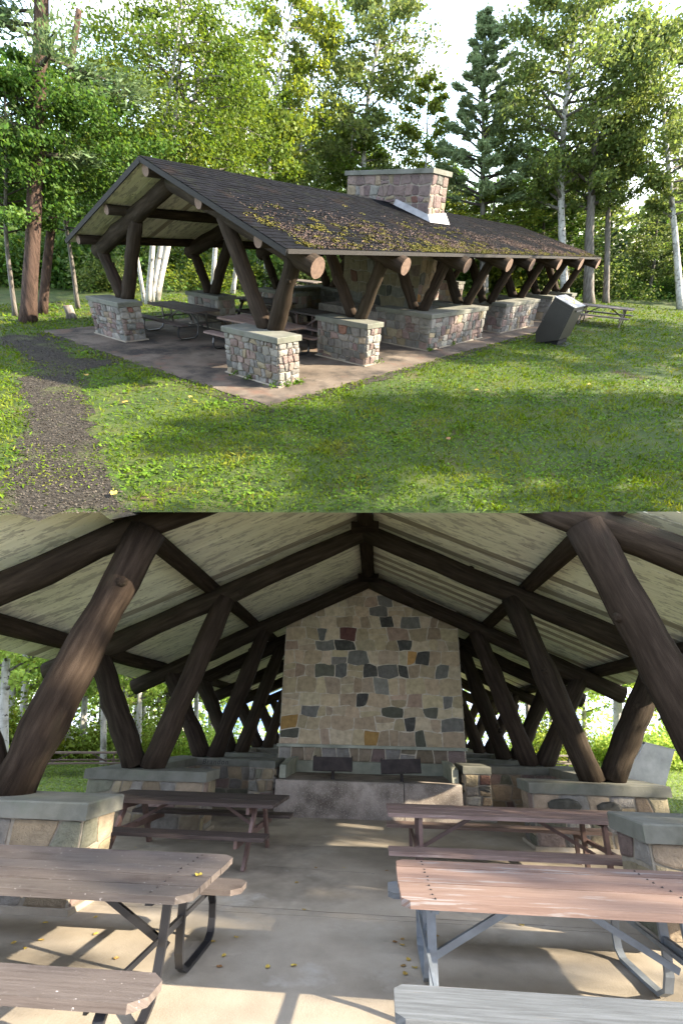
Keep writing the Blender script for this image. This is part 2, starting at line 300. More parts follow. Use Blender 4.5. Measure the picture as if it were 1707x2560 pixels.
# ---- stones: each face of masonry is a mosaic of separate stones
def mosaic(rng, W_, H_, cw, ch, extra=(), jit=.27):
    """roughly coursed rubble: wavy courses, leaning joints, some stones split in two or standing through a course"""
    nr = max(1, round(H_ / ch)); hs = [rng.uniform(.72, 1.32) for _ in range(nr)]; t_ = sum(hs); ys = [0]
    for h in hs: ys.append(ys[-1] + h / t_ * H_)
    wav = [(0, 1, 0) if k in (0, nr) else (rng.uniform(.05, .14) * ch, rng.uniform(1.5, 4.5) / cw, rng.uniform(0, 6)) for k in range(nr + 1)]
    bd = lambda k, x: ys[k] + wav[k][0] * math.sin(x * wav[k][1] + wav[k][2]) + (rng.uniform(-.05, .05) * ch if 0 < k < nr else 0)
    cells = []; tall = []
    for k in range(nr):
        xs = [0.0]; ww = []
        while sum(ww) < W_: ww.append(cw * rng.uniform(.55, 1.55))
        f = W_ / sum(ww)
        for w in ww: xs.append(xs[-1] + w * f)
        tl = [(0 if j in (0, len(xs) - 1) else rng.uniform(-jit, jit) * cw * .55) for j in range(len(xs))]
        for j in range(len(xs) - 1):
            a, b = xs[j], xs[j + 1]; ta, tb = tl[j], tl[j + 1]
            p = [(a - ta, bd(k, a)), ((a + b) / 2 + rng.uniform(-.15, .15) * cw, bd(k, (a + b) / 2)), (b - tb, bd(k, b)), (b + rng.uniform(-.04, .04) * cw, (ys[k] + ys[k + 1]) / 2),
                 (b + tb, bd(k + 1, b)), ((a + b) / 2 + rng.uniform(-.15, .15) * cw, bd(k + 1, (a + b) / 2)), (a + ta, bd(k + 1, a)), (a + rng.uniform(-.04, .04) * cw, (ys[k] + ys[k + 1]) / 2)]
            if rng.random() < .16 and b - a > .8 * cw:
                m1 = (a, (ys[k] + ys[k + 1]) / 2 + rng.uniform(-.15, .15) * ch); m2 = (b, (ys[k] + ys[k + 1]) / 2 + rng.uniform(-.15, .15) * ch); mm = ((a + b) / 2, (m1[1] + m2[1]) / 2 + rng.uniform(-.04, .04) * ch)
                cells += [[p[0], p[1], p[2], m2, mm, m1], [m1, mm, m2, p[4], p[5], p[6]]]
            elif rng.random() < .14 and b - a > .9 * cw:
                q0 = ((a + b) / 2 + rng.uniform(-.1, .1) * cw, p[1][1]); q1 = ((a + b) / 2 + rng.uniform(-.1, .1) * cw, p[5][1])
                cells += [[p[0], q0, q1, p[6], p[7]], [q0, p[2], p[3], p[4], q1]]
            else: cells.append(p)
    out = []
    for poly in cells:
        poly = [(min(max(x, 0), W_), min(max(y, 0), H_)) for x, y in poly]
        for a, b, c in extra:
            new = []; n = len(poly)
            for k in range(n):
                A = poly[k]; B = poly[(k + 1) % n]; da = a * A[0] + b * A[1] - c; db = a * B[0] + b * B[1] - c
                if da <= 0: new.append(A)
                if (da < 0 < db) or (db < 0 < da):
                    u = da / (da - db); new.append((A[0] + (B[0] - A[0]) * u, A[1] + (B[1] - A[1]) * u))
            poly = new
            if len(poly) < 3: break
        if len(poly) >= 3:
            q = [poly[k] for k in range(len(poly)) if math.dist(poly[k], poly[k - 1]) > .012]
            if len(q) >= 3: out.append(q)
    return out
def stone_mesh(rng, poly, O, ex, ey, ez, joint, proud, mtl):
    n = len(poly); cx = sum(p[0] for p in poly) / n; cy = sum(p[1] for p in poly) / n
    A = abs(sum(poly[k][0] * poly[(k + 1) % n][1] - poly[(k + 1) % n][0] * poly[k][1] for k in range(n)) / 2); r = math.sqrt(A / PI)
    if A < .0016: return None
    f = max(.55, 1 - joint / r)
    pts = []
    for k in range(n):
        a = poly[k]; b = poly[(k + 1) % n]; L = math.dist(a, b); pts.append(a)
        if L > .12: pts.append(((a[0] + b[0]) / 2 + rng.uniform(-.03, .03) * L, (a[1] + b[1]) / 2 + rng.uniform(-.03, .03) * L))
    # round off corners a little
    q = []
    m_ = len(pts)
    for k in range(m_):
        p0, p, p1 = pts[k - 1], pts[k], pts[(k + 1) % m_]; q.append((p[0] * .84 + (p0[0] + p1[0]) * .08, p[1] * .84 + (p0[1] + p1[1]) * .08))
    n = len(q); V = []; F = []; mb = MB(); h = proud * rng.uniform(.6, 1.35); tx, ty = rng.uniform(-.25, .25) * proud / r, rng.uniform(-.25, .25) * proud / r
    for s_, z in ((f, -.02), (f * .985, h * .55), (f * .80, h * .95)):
        for x, y in q:
            dx, dy = (x - cx) * s_, (y - cy) * s_; zz = z + (tx * dx + ty * dy if z > 0 else 0) + (rng.uniform(-.16, .16) * h if z > 0 else 0)
            mb.v.append(tuple(O + ex * (cx + dx) + ey * (cy + dy) + ez * zz))
    mb.v.append(tuple(O + ex * (cx + rng.uniform(-.2, .2) * r) + ey * (cy + rng.uniform(-.2, .2) * r) + ez * h * rng.uniform(.9, 1.25)))
    for l in (0, 1):
        for k in range(n): k2 = (k + 1) % n; mb.face([l * n + k, l * n + k2, (l + 1) * n + k2, (l + 1) * n + k])
    for k in range(n): mb.face([2 * n + k, 2 * n + (k + 1) % n, 3 * n])
    return mb
PAL_U = [('pink', 5), ('grey', 9), ('buff', 1.5), ('pale', 3), ('blue', 1.8), ('granite', 2), ('mauve', 2.5), ('red', .15), ('tan', 1.2)]
PAL_L = [('buff', 5), ('tan', 5), ('pink', 4), ('grey', 3), ('green', 1.2), ('slate', .4), ('red', .25), ('granite', 1.5), ('pale', 1.2)]
PAL_C = [('tan', 11), ('buff', 8), ('pink', 2.2), ('granite', 2.4), ('slate', 1.7), ('green', 1.5), ('ochre', .35), ('red', .4), ('blue', .8)]
def pick(rng, pal):
    t_ = rng.uniform(0, sum(w for _, w in pal))
    for n, w in pal:
        t_ -= w
        if t_ <= 0: return n
    return pal[-1][0]
def stones(parent, seed, O, ex, ey, W_, H_, cw, ch, pal, joint=.008, proud=.03, extra=(), join=False):
    rng = random.Random(seed); O = Vector(O); ex = Vector(ex); ey = Vector(ey); ez = ex.cross(ey)
    acc = {}
    for c in mosaic(rng, W_, H_, cw, ch, extra):
        mt = pick(rng, pal); mb = stone_mesh(rng, c, O, ex, ey, ez, joint, proud, mt)
        if mb is None: continue
        if join:
            a = acc.setdefault('x', MB()); b = len(a.v); a.v += mb.v
            for f in mb.f: a.face([b + i for i in f], None, [p[0] for p in pal].index(mt))
        else: build('stone', mb, ST[mt], parent)
    for a in acc.values(): build('stonework', a, [ST[p[0]] for p in pal], parent, kind='stuff')
def pier(frame, label, seed, x0, x1, y0, y1, h, capt, cw, ch, pal, faces, name='stone_pier', cat='pier', group=None, over=.05, join=False, joint=.006, proud=.034, caprects=None, cores=None):
    """stone pier or low wall standing on the floor: mortar core, stones, concrete cap, footing; faces: list of (O, ex, W)"""
    t_ = thing(name, label, cat, frame, ((x0 + x1) / 2, (y0 + y1) / 2, 0), 0, group); ox, oy = (x0 + x1) / 2, (y0 + y1) / 2
    mb = MB(); ft = MB(); hb = h - capt
    for (a0, a1, b0, b1) in (cores or [(x0, x1, y0, y1)]):
        mb.box(((a0 + a1) / 2 - ox, (b0 + b1) / 2 - oy, hb / 2), (a1 - a0 - .004, b1 - b0 - .004, hb))
        ft.box(((a0 + a1) / 2 - ox, (b0 + b1) / 2 - oy, .03), (a1 - a0 + .10, b1 - b0 + .10, .06))
    build('mortar_core', mb, MT['mortar'], t_); build('footing', ft, MT['slab'], t_)
    for (a0, a1, b0, b1) in (caprects or [(x0, x1, y0, y1)]):
        cp = MB(); d = over
        ax, bx, ay, by = a0 - d - ox, a1 + d - ox, b0 - d - oy, b1 + d - oy; e = .014
        q = [(ax, ay), (bx, ay), (bx, by), (ax, by)]; qi = [(ax + e, ay + e), (bx - e, ay + e), (bx - e, by - e), (ax + e, by - e)]
        for p in q: cp.v.append((*p, hb))
        for p in q: cp.v.append((*p, h - e))
        for p in qi: cp.v.append((*p, h))
        cp.face([3, 2, 1, 0]); cp.face([8, 9, 10, 11])
        for l in (0, 4):
            for k in range(4): k2 = (k + 1) % 4; cp.face([l + k, l + k2, l + 4 + k2, l + 4 + k])
        build('cap', cp, MT['cap'], t_)
    for i, (O, ex, W_) in enumerate(faces):
        stones(t_, seed * 7 + i, (O[0] - ox, O[1] - oy, .05), ex, (0, 0, 1), W_, hb - .055, cw, ch, pal, joint, proud, join=join)
    return t_
def log(rng, a, b, r0, r1, n=12, seg=7, capm=1, bow=.03):
    a = Vector(a); b = Vector(b); mb = MB(); L = (b - a).length
    side = (b - a).cross(Vector((.3, .5, .8))).normalized(); up_ = (b - a).cross(side).normalized(); ph = rng.uniform(0, 6)
    pts = []; rad = []
    for i in range(seg + 1):
        f = i / seg; o = side * math.sin(f * PI + .0) * rng.uniform(-bow, bow) + up_ * math.sin(f * 5 + ph) * bow * .25
        pts.append(a.lerp(b, f) + (o if 0 < i < seg else Vector()))
        rad.append((r0 + (r1 - r0) * f) * (1 + .05 * math.sin(f * 9 + ph) + .03 * math.sin(f * 23 + ph * 2) + rng.uniform(-.055, .055)))
    mb.tube(pts, rad, n, 0, True, capm, True, .025, rng)
    # two or three knots standing proud of the bark
    for k in range(2):
        f = rng.uniform(.15, .9); p = a.lerp(b, f); an = rng.uniform(0, 6.28); d = side * math.cos(an) + up_ * math.sin(an); rr = (r0 + (r1 - r0) * f)
        mb.tube([p + d * rr * .7, p + d * rr * 1.07, p + d * rr * 1.13], [rr * .42, rr * .25, rr * .12], 7, 0, True)
    return mb
def chplank(x0, x1, y0, y1, c00, c10, c01, c11):
    p = []
    p += [(x0 + c00, y0), (x0, y0 + c00)][::-1] if c00 else [(x0, y0)]
    p += [(x1 - c10, y0), (x1, y0 + c10)] if c10 else [(x1, y0)]
    p += [(x1, y1 - c11), (x1 - c11, y1)] if c11 else [(x1, y1)]
    p += [(x0 + c01, y1), (x0, y1 - c01)] if c01 else [(x0, y1)]
    return p
def table(frame, label, loc, rz, L, top, bench, steel, style='curved', group=None, tw=1.06, bo=.86, bw=.31, npl=5, H=.765, seed=0, bench2=None, legs=None, ch=.07, bl=0.0, bolts=False):
    rng = random.Random(seed); t_ = thing('picnic_table', label, 'picnic table', frame, loc, rz, group); th = .045; g = .011
    pw = (tw - g * (npl - 1)) / npl; hl = L / 2
    for i in range(npl):
        x0 = -tw / 2 + i * (pw + g); x1 = x0 + pw; dz = rng.uniform(-.004, .004); e0, e1 = rng.uniform(-.006, .006), rng.uniform(-.006, .006)
        c = ch if ch else 0
        mb = MB(); mb.prism(chplank(x0, x1, -hl + e0, hl + e1, c if i == 0 else 0, c if i == npl - 1 else 0, c if i == 0 else 0, c if i == npl - 1 else 0), H - th + dz, H + dz, 2, long=1)
        pk = build('plank', mb, top, t_)
        if bolts:
            for yb in (legs or (-hl + .32, hl - .32)):
                for xb in (.28, .72):
                    q = MB(); q.tube([(x0 + pw * xb, yb + rng.uniform(-.012, .012), H + dz - .004), (x0 + pw * xb, yb, H + dz + .003)], .009, 7); build('bolt', q, MT['rust'], pk)
    for s in (-1, 1):
        mb = MB(); a, b = s * bo - bw / 2, s * bo + bw / 2
        mb.prism(chplank(a, b, -hl - bl, hl + bl, ch * .9, ch * .9, ch * .9, ch * .9), .405, .45, 2, long=1)
        build('bench', mb, (bench2 or bench) if s > 0 else bench, t_)
    ys = legs or (-hl + .32, hl - .32)
    for y in ys:
        sy = 1 if y > sum(ys) / 2 else -1
        if style == 'curved':
            for s in (-1, 1):
                mb = MB()
                P = [(s * (bo - .05), y, .40), (s * (bo + .02), y, .30), (s * (bo + .05), y, .18), (s * (bo + .04), y, .07), (s * (bo - .03), y, .022), (s * .52, y, .022), (s * .34, y, .03), (s * .24, y, .09), (s * .185, y, .2), (s * .16, y, .36), (s * .15, y, H - th)]
                # flat bar: rectangular section swept along the curve
                for k in range(len(P) - 1):
                    pass
                b0 = len(mb.v); n = len(P); T = [(Vector(P[min(i + 1, n - 1)]) - Vector(P[max(i - 1, 0)])).normalized() for i in range(n)]
                for i in range(n):
                    nn = Vector((T[i].z, 0, -T[i].x)) * .014; w = Vector((0, .03, 0)); p = Vector(P[i])
                    for q in (nn + w, nn - w, -nn - w, -nn + w): mb.v.append(tuple(p + q))
                for i in range(n - 1):
                    for k in range(4): k2 = (k + 1) % 4; mb.face([b0 + i * 4 + k, b0 + i * 4 + k2, b0 + i * 4 + 4 + k2, b0 + i * 4 + 4 + k])
                mb.face([b0 + 3, b0 + 2, b0 + 1, b0]); mb.face([b0 + (n - 1) * 4 + k for k in range(4)])
                build('leg', mb, steel, t_)
            mb = MB(); mb.box((0, y, .42), (.34, .028, .05)); mb.box((0, y, H - th - .016), (tw * .9, .05, .032)); build('cross_bar', mb, steel, t_)
            for s in (-1, 1):
                mb = MB(); mb.box((s * .5, y + .034, .388), (1.0, .02, .034)); build('bench_bracket', mb, steel, t_)
        elif style == 'steel':
            for x in (-.36, .36):
                mb = MB(); mb.box((x, y, (H - th) / 2), (.07, .05, H - th)); build('leg', mb, steel, t_)
            for s in (-1, 1):
                mb = MB(); mb.box((s * bo, y + .06 * sy, .2), (.05, .05, .4)); build('bench_leg', mb, steel, t_)
            mb = MB(); mb.box((0, y + .06 * sy, .38), (2 * bo + .1, .04, .05)); mb.box((0, y, H - th - .02), (tw * .92, .05, .04)); build('cross_bar', mb, steel, t_)
        else:
            for s in (-1, 1):
                a = Vector((s * .24, y, H - th)); b = Vector((s * .66, y, 0)); d = (b - a); mb = MB(); M = Matrix.Rotation(math.atan2(d.x, -d.z) * -1, 3, 'Y')
                mb.box((a + b) / 2, (.095, .045, d.length + .02), M, long=2); build('leg', mb, steel, t_)
            mb = MB(); mb.box((0, y - .047 * sy, .36), (2 * bo + bw * .9, .042, .09)); mb.box((0, y - .047 * sy, H - th - .045), (tw * .92, .042, .088)); build('cross_bar', mb, steel, t_)
        # diagonal brace from the leg frame up to the middle of the top
        z0 = .30 if style != 'wood' else .38
        a = Vector((0, y - .02 * sy, z0)); b = Vector((0, y - (.78 if style != 'wood' else .62) * sy, H - th - .005)); d = b - a
        mb = MB(); mb.box((a + b) / 2, (.045, .03, d.length), d.to_track_quat('Z', 'X').to_matrix(), long=2); build('brace', mb, steel, t_)
    return t_

def shelter(frame, label, P):
    rng = random.Random(P['seed']); t_ = thing('picnic_shelter', label, 'picnic shelter', frame)
    top, yeR, yeL, x0, x1 = P['top'], P['yeR'], P['yeL'], P['x0'], P['x1']
    # roof deck, one sheet of thickness, both slopes
    mb = MB(); n = 14
    for i in range(n + 1):
        x = x0 + (x1 - x0) * i / n
        for y in (yeL, 0, -yeR):
            z = top(x, y); mb.v.append((x, y, z)); mb.v.append((x, y, z - .035))
    for i in range(n):
        a = i * 6; b = a + 6
        for k in (0, 2):
            mb.face([a + k, b + k, b + k + 2, a + k + 2]); mb.face([a + k + 1, a + k + 3, b + k + 3, b + k + 1])
        mb.face([a, a + 1, b + 1, b]); mb.face([a + 4, b + 4, b + 5, a + 5])
    for a in (0, n * 6): mb.face([a, a + 2, a + 3, a + 1]); mb.face([a + 2, a + 4, a + 5, a + 3])
    roof = build('roof', mb, MT['fascia'], t_, cut=True)
    # ceiling boards, each its own board running from ridge to eave
    bw = P['bw']; nb = int((x1 - x0) / bw)
    far = MB(); fm = [MT['board'], MT['board_bare']]
    for i in range(nb):
        xa = x0 + i * bw + .004; xb = x0 + (i + 1) * bw - .004; xm = (xa + xb) / 2
        for sgn, ye in ((1, yeL), (-1, yeR)):
            ds = rng.uniform(0, .007); bare = rng.random() < P['bare'][0 if sgn > 0 else 1]
            m = far if P['xfar'] < xm else MB(); b = len(m.v); ya, yb = .02 * sgn, (ye - .015) * sgn; off = rng.uniform(0, 60)
            for y in (ya, yb):
                for x in (xa, xb):
                    z = top(x, y) - .0365
                    m.v.append((x, y, z)); m.v.append((x, y, z - .022 - ds))
            for q in ((0, 4, 6, 2), (1, 3, 7, 5), (0, 1, 5, 4), (2, 6, 7, 3), (0, 2, 3, 1), (4, 5, 7, 6)):
                m.face([b + k for k in q], [(m.v[b + k][0] + off, m.v[b + k][1] + off) for k in q], (1 if bare else 0) if m is far else 0)
            if m is not far: build('ceiling_board', m, fm[1 if bare else 0], roof, cut=True)
    if far.v: build('far_ceiling_boards', far, fm, roof, kind='stuff', cut=True)
    lm = [MT['log'], MT[P['endm']]]
    # rafters
    for x in P['xs']:
        for sgn in (1, -1):
            yl = P['ylL'] if sgn > 0 else P['ylR']; a = (x, 0, P['ax'](x, 0, sgn)); b = (x, sgn * yl, P['ax'](x, yl, sgn))
            build('rafter', log(rng, a, b, P['rr'] * .92, P['rr'] * 1.05, 14, 9), lm, t_, cut=True)
    # purlins and ridge log
    px0, px1 = x0 + .06, x1 - .06
    for y in P['pur']:
        r = P['pr'] * (1.15 if y == 0 else 1)
        za = top(px0, y) - .075 - r * (1.05 if y == 0 else 1.0); zb = top(px1, y) - .075 - r
        build('ridge_log' if y == 0 else 'purlin', log(rng, (px0, y, za), (px1, y, zb), r, r * .95, 12, 16, bow=.02), lm, t_, cut=True)
    # posts: every bent stands on a pair of leaning logs per side
    for x in P['px']:
        for sgn in (1, -1):
            for k, yt in enumerate((P['iny'], P['outy'])):
                zt = P['ax'](x, yt, sgn) - P['rr'] * .35
                b0 = (x + rng.uniform(-.02, .02), sgn * (P['vy'] + (-.10, .10)[k] * P['k']), P['hc'] - .01)
                th_ = P['pp'] * (1.12 if x == P['px'][0] else 1.0) * rng.uniform(.95, 1.05); pm = log(rng, b0, (x, sgn * yt, zt), th_ * .98, th_ * .9, 14, 9, bow=.022)
                build('post', pm, [MT['log'], MT['log']], t_, cut=True)
    return t_, roof
# ================================================================= UPPER SITE
F = M_U
def unL(u): return u
def inside(P, poly):
    x, y = P[:, 0], P[:, 1]; r = np.zeros(len(P), bool); n = len(poly)
    for i in range(n):
        (x0, y0), (x1, y1) = poly[i], poly[(i + 1) % n]
        c = ((y0 > y) != (y1 > y)); r ^= c & (x < (x1 - x0) * (y - y0) / (y1 - y0 + 1e-12) + x0)
    return r
def sheet(name, poly, z, m, frame, kind='structure', rough_edge=.0, seed=1, thick=0):
    rng = random.Random(seed); pts = []
    n = len(poly)
    for i in range(n):
        a, b = Vector(poly[i]), Vector(poly[(i + 1) % n]); k = max(1, int((b - a).length / .25)) if rough_edge else 1
        nn = Vector((-(b - a).y, (b - a).x)).normalized()
        for j in range(k):
            pts.append(a.lerp(b, j / k) + nn * (rng.uniform(-rough_edge, rough_edge) if rough_edge else 0))
    bm = bmesh.new(); vs_ = [bm.verts.new((p.x, p.y, z)) for p in pts]; f = bm.faces.new(vs_)
    if thick:
        r = bmesh.ops.extrude_face_region(bm, geom=[f]); bmesh.ops.translate(bm, verts=[v for v in r['geom'] if isinstance(v, bmesh.types.BMVert)], vec=(0, 0, -thick))
    bmesh.ops.triangulate(bm, faces=bm.faces[:]); bmesh.ops.recalc_face_normals(bm, faces=bm.faces[:])
    me = bpy.data.meshes.new(name); bm.to_mesh(me); bm.free(); me.materials.append(m)
    o = put(name, me, None, frame); o['kind'] = kind; return o
# lawn: ends at the top of the bank, runs back under the trees
E0, E1 = (-8.35, -3.92), (1.75, -14.28)      # line of the bank's brow
lawn_poly = [E0, (1.5, -14.05), (8, -12.9), (22, -11.2), (36, -10.4), (62, -6), (66, 20), (50, 48), (14, 46), (4.2, 34), (-1.6, 15), (-3.6, 9), (-5.9, 1)]
sheet('lawn', lawn_poly, 0, MT['lawn'], F)
sheet('lawn', [(7, -14.6), (36, -13.0), (38, -26), (8, -28)], 0, MT['lawn'], F)     # unseen ground added under the shade trees; the gap lets sun reach below
slab_poly = [(-1.7, -4.75), (21.5, -4.65), (22.0, 4.7), (-1.75, 5.2)]
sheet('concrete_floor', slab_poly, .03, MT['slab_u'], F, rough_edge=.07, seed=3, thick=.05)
sheet('bare_soil', [(-2.05, -5.05), (5, -5.0), (12, -4.95), (21.6, -4.95), (21.5, -4.6), (-1.6, -4.7), (-1.7, 5.0), (-2.1, 5.1)], .012, MT['gravel'], F, rough_edge=.10, seed=9)
path_poly = [(-6.75, -5.7), (-6.2, -4.7), (-5.45, -3.1), (-4.9, -1.65), (-4.35, .15), (-3.75, .55), (-3.3, 2.6), (-3.2, 4.8), (-2.6, 5.3), (-2.05, 4.4), (-2.15, 3.2), (-2.45, 1.9), (-2.6, 1.2), (-1.9, .65), (-2.2, .05), (-3.2, -.15), (-3.75, -1.6), (-4.35, -3.0), (-5.15, -5.0), (-5.62, -6.75)]
sheet('gravel_path', path_poly, .008, MT['gravel'], F, rough_edge=.17, seed=5)
# ---- shelter
def topU(x, y):
    R_ = 4.0 - .0185 * (x + .67); e, ye = ((2.57 - .002 * x), 4.33) if y <= 0 else (2.37, 4.42)
    return e + (R_ - e) * (1 - abs(y) / ye)
def axU(x, y, s):
    y = abs(y); R_ = 3.62 - .0185 * x
    return R_ - (R_ - 2.29) / 4.45 * y if s < 0 else R_ - (R_ - 2.12) / 4.08 * y
XU = [.1, 3.2, 6.2, 9.1, 11.0, 13.85, 16.6, 19.2]
PU = dict(seed=11, top=topU, yeR=4.33, yeL=4.42, x0=-.68, x1=20.0, bw=.2, xfar=99, bare=(.07, .1), endm='log_end', xs=XU, ax=axU, ylL=4.12, ylR=4.5, rr=.19, pur=(0, 2.0, 3.85, -1.75, -3.5), pr=.115,
          px=[-.2, 3.05, 6.25, 9.2, 11.3, 14.2, 17.1, 20.0][:8], iny=1.75, outy=3.85, vy=3.1, k=1.3, hc=1.0, pp=.165)
PU['px'] = [0.0, 3.1, 6.25, 9.15, 11.1, 13.95, 16.7, 19.3]; PU['xs'] = PU['px']
sh, roofU = shelter(F, 'long log picnic shelter with mossy shingle roof and leaning log posts on the lawn', PU)
# shingles on the slope facing the lawn: nearest ones single, the rest one field
rng = random.Random(21); items = []
SL = math.hypot(4.33, 1.45); nrow = 30; ex_ = SL / nrow; shw = .30
def slope_pt(x, d): y = -4.36 * (1 - d / SL); return Vector((x, y, topU(x, y)))
for r in range(nrow):
    x = -.72 + (-.15 if r % 2 else 0)
    while x < 20.02:
        w = shw * rng.uniform(.88, 1.1); a = max(x, -.72); b = min(x + w - .006, 20.03)
        if b - a > .05:
            d0 = r * ex_ + rng.uniform(-.006, .006); d1 = min(d0 + ex_ * 1.25, SL - .01); items.append((a, b, d0, d1, rng.uniform(.012, .022)))
        x += w
items.sort(key=lambda i: (slope_pt(i[0], i[2]) - Vector(CAM)).length)
field = MB()
for k, (a, b, d0, d1, h) in enumerate(items):
    m = MB() if k < 300 else field; o = len(m.v); nrm = Vector((0, -.318, .948))
    for d, hh in ((d0, h), (d1, .006)):
        for x in (a, b):
            p = slope_pt(x, d); m.v.append(tuple(p + nrm * (hh + .002))); m.v.append(tuple(p + nrm * .001))
    for q in ((0, 2, 6, 4), (0, 1, 3, 2), (0, 4, 5, 1), (2, 3, 7, 6)): m.face([o + i for i in q])
    if k < 300: build('shingle', m, MT['shingle'], roofU)
build('shingle_field', field, MT['shingle_i'], roofU, kind='stuff')
bk = MB()
for r in range(24):
    y0, y1 = 4.45 - r * .185, 4.45 - r * .185 - .2
    y1 = max(y1, .0)
    bk.v += [(-.7, y0, topU(-.7, y0) + .02), (20, y0, topU(20, y0) + .02), (20, y1, topU(20, y1) + .006), (-.7, y1, topU(-.7, y1) + .006)]; bk.face([4 * r, 4 * r + 1, 4 * r + 2, 4 * r + 3])
build('rear_shingle_courses', bk, MT['shingle_i'], roofU, kind='stuff')
for s, ye in ((-1, 4.36), (1, 4.42)):            # rake boards on the gable and eave trim
    a = Vector((-.705, s * ye, topU(-.7, s * ye) - .055)); b = Vector((-.705, 0, topU(-.7, 0) - .055)); d = b - a
    m = MB(); m.box((a + b) / 2, (.035, .10, d.length), Matrix(((1, 0, 0), (0, d.z / d.length * (1), d.y / d.length), (0, -d.y / d.length, d.z / d.length))), long=2); build('rake_board', m, MT['fascia'], roofU)
    a = Vector((-.69, s * (ye + .012), topU(-.7, s * ye) - .03)); b = Vector((20.0, s * (ye + .012), topU(20, s * ye) - .03)); d = b - a
    m = MB(); m.box((a + b) / 2, (d.length, .022, .075), Matrix.Rotation(-math.atan2(d.z, d.x), 3, 'Y'), long=0); build('eave_trim', m, MT['fascia'], roofU)
# moss cushions and needle litter lying on the roof
nr = np.random.default_rng(5)
def on_roof(x, d, lift): y = -4.36 * (1 - d / SL); return np.stack([x, y, np.array([topU(a, b) for a, b in zip(x, y)]) + lift], 1)
cx_ = np.concatenate([nr.uniform(0, 1, 200) ** 1.2 * 9.5 - .2, nr.uniform(4, 19.5, 200), nr.uniform(3, 9.5, 60)]); cd_ = np.concatenate([np.abs(nr.normal(.7, .75, 200)), np.abs(nr.normal(.06, .28, 200)), np.abs(nr.normal(.25, .2, 60))])
cd_ = np.clip(cd_, .03, SL - .3); C_ = []
for a, b in zip(cx_, cd_):
    k = int(nr.integers(14, 60)); rr = nr.uniform(.04, .14); th_ = nr.uniform(0, 6.28, k); q = np.sqrt(nr.uniform(0, 1, k)) * rr
    xx = a + np.cos(th_) * q * 1.5; dd = np.clip(b + np.sin(th_) * q, .02, SL - .1); C_.append(on_roof(xx, dd, 0.024 + (1 - (q / rr) ** 2) * .014))
V, Q = leaves(nr, np.concatenate(C_), .034, up=1.6, aspect=.9); o = put('moss', fast_mesh('moss', V, Q, MT['moss']), roofU); o['kind'] = 'stuff'
nn = 34000; xx = nr.uniform(0, 20, nn); dd = np.abs(nr.normal(.75, .75, nn)); keep = (np.sin(xx * 2.1 + 1) + np.sin(xx * .9 + dd * 3) + nr.normal(0, .8, nn)) > .1; xx, dd = xx[keep], np.clip(dd[keep], .02, SL - .15)
V, Q = leaves(nr, on_roof(xx, dd, .027 + nr.uniform(0, .012, len(xx))), .047, up=1.6, aspect=.35); o = put('needle_litter', fast_mesh('needle_litter', V, Q, MT['needles']), roofU); o['kind'] = 'stuff'
# ---- chimney
ch = thing('stone_chimney', 'broad pinkish stone chimney with concrete slab top rising through the mossy roof', 'chimney', F, (8.85, 0, 0))
m = MB(); m.box((0, 0, 2.27), (1.03, 3.42, 4.54)); build('mortar_core', m, MT['mortar'], ch)
m = MB(); m.box((0, 0, 4.60), (1.19, 3.58, .125)); build('cap_slab', m, MT['cap'], ch)
PALCH = [('mauve', 8), ('pink', 5), ('grey', 2.5), ('red', .8), ('tan', 1.5), ('slate', .3), ('granite', .8)]
stones(ch, 71, (-.515, 1.71, 3.35), (0, -1, 0), (0, 0, 1), 3.42, 1.19, .34, .23, PALCH, .010, .03)
stones(ch, 72, (-.515, -1.71, 3.2), (1, 0, 0), (0, 0, 1), 1.03, 1.34, .30, .26, PALCH, .010, .03)
stones(ch, 73, (-.515, 1.71, .05), (0, -1, 0), (0, 0, 1), 3.42, 3.28, .42, .34, PAL_C, .010, .03, join=True)
stones(ch, 74, (-.515, -1.71, .05), (1, 0, 0), (0, 0, 1), 1.03, 3.1, .36, .32, PAL_C, .010, .03, join=True)
m = MB()                                   # flashing: along the front foot on the near slope and round the corner
xw = -.565
m.v += [(xw, -.45, topU(8.3, -.45) + .0), (xw, -1.77, topU(8.3, -1.77) + .0), (xw, -1.77, topU(8.3, -1.77) + .19), (xw, -.45, topU(8.3, -.45) + .20), (xw - .12, -.45, topU(8.3, -.45) + .035), (xw - .12, -1.9, topU(8.3, -1.9) + .035)]
m.face([0, 3, 2, 1]); m.face([4, 3, 2, 5])
m.v += [(xw, -1.765, topU(8.3, -1.77) + .19), (.55, -1.765, topU(9.4, -1.77) + .30), (.62, -1.95, topU(9.4, -1.95) + .035), (xw - .12, -1.95, topU(8.3, -1.95) + .035)]; m.face([6, 7, 8, 9]); m.face([2, 6, 9, 5])
build('flashing', m, MT['flash'], ch)
m = MB(); m.box((-1.3, 0, .36), (1.5, 3.2, .70)); build('hearth', m, MT['hearth'], ch)
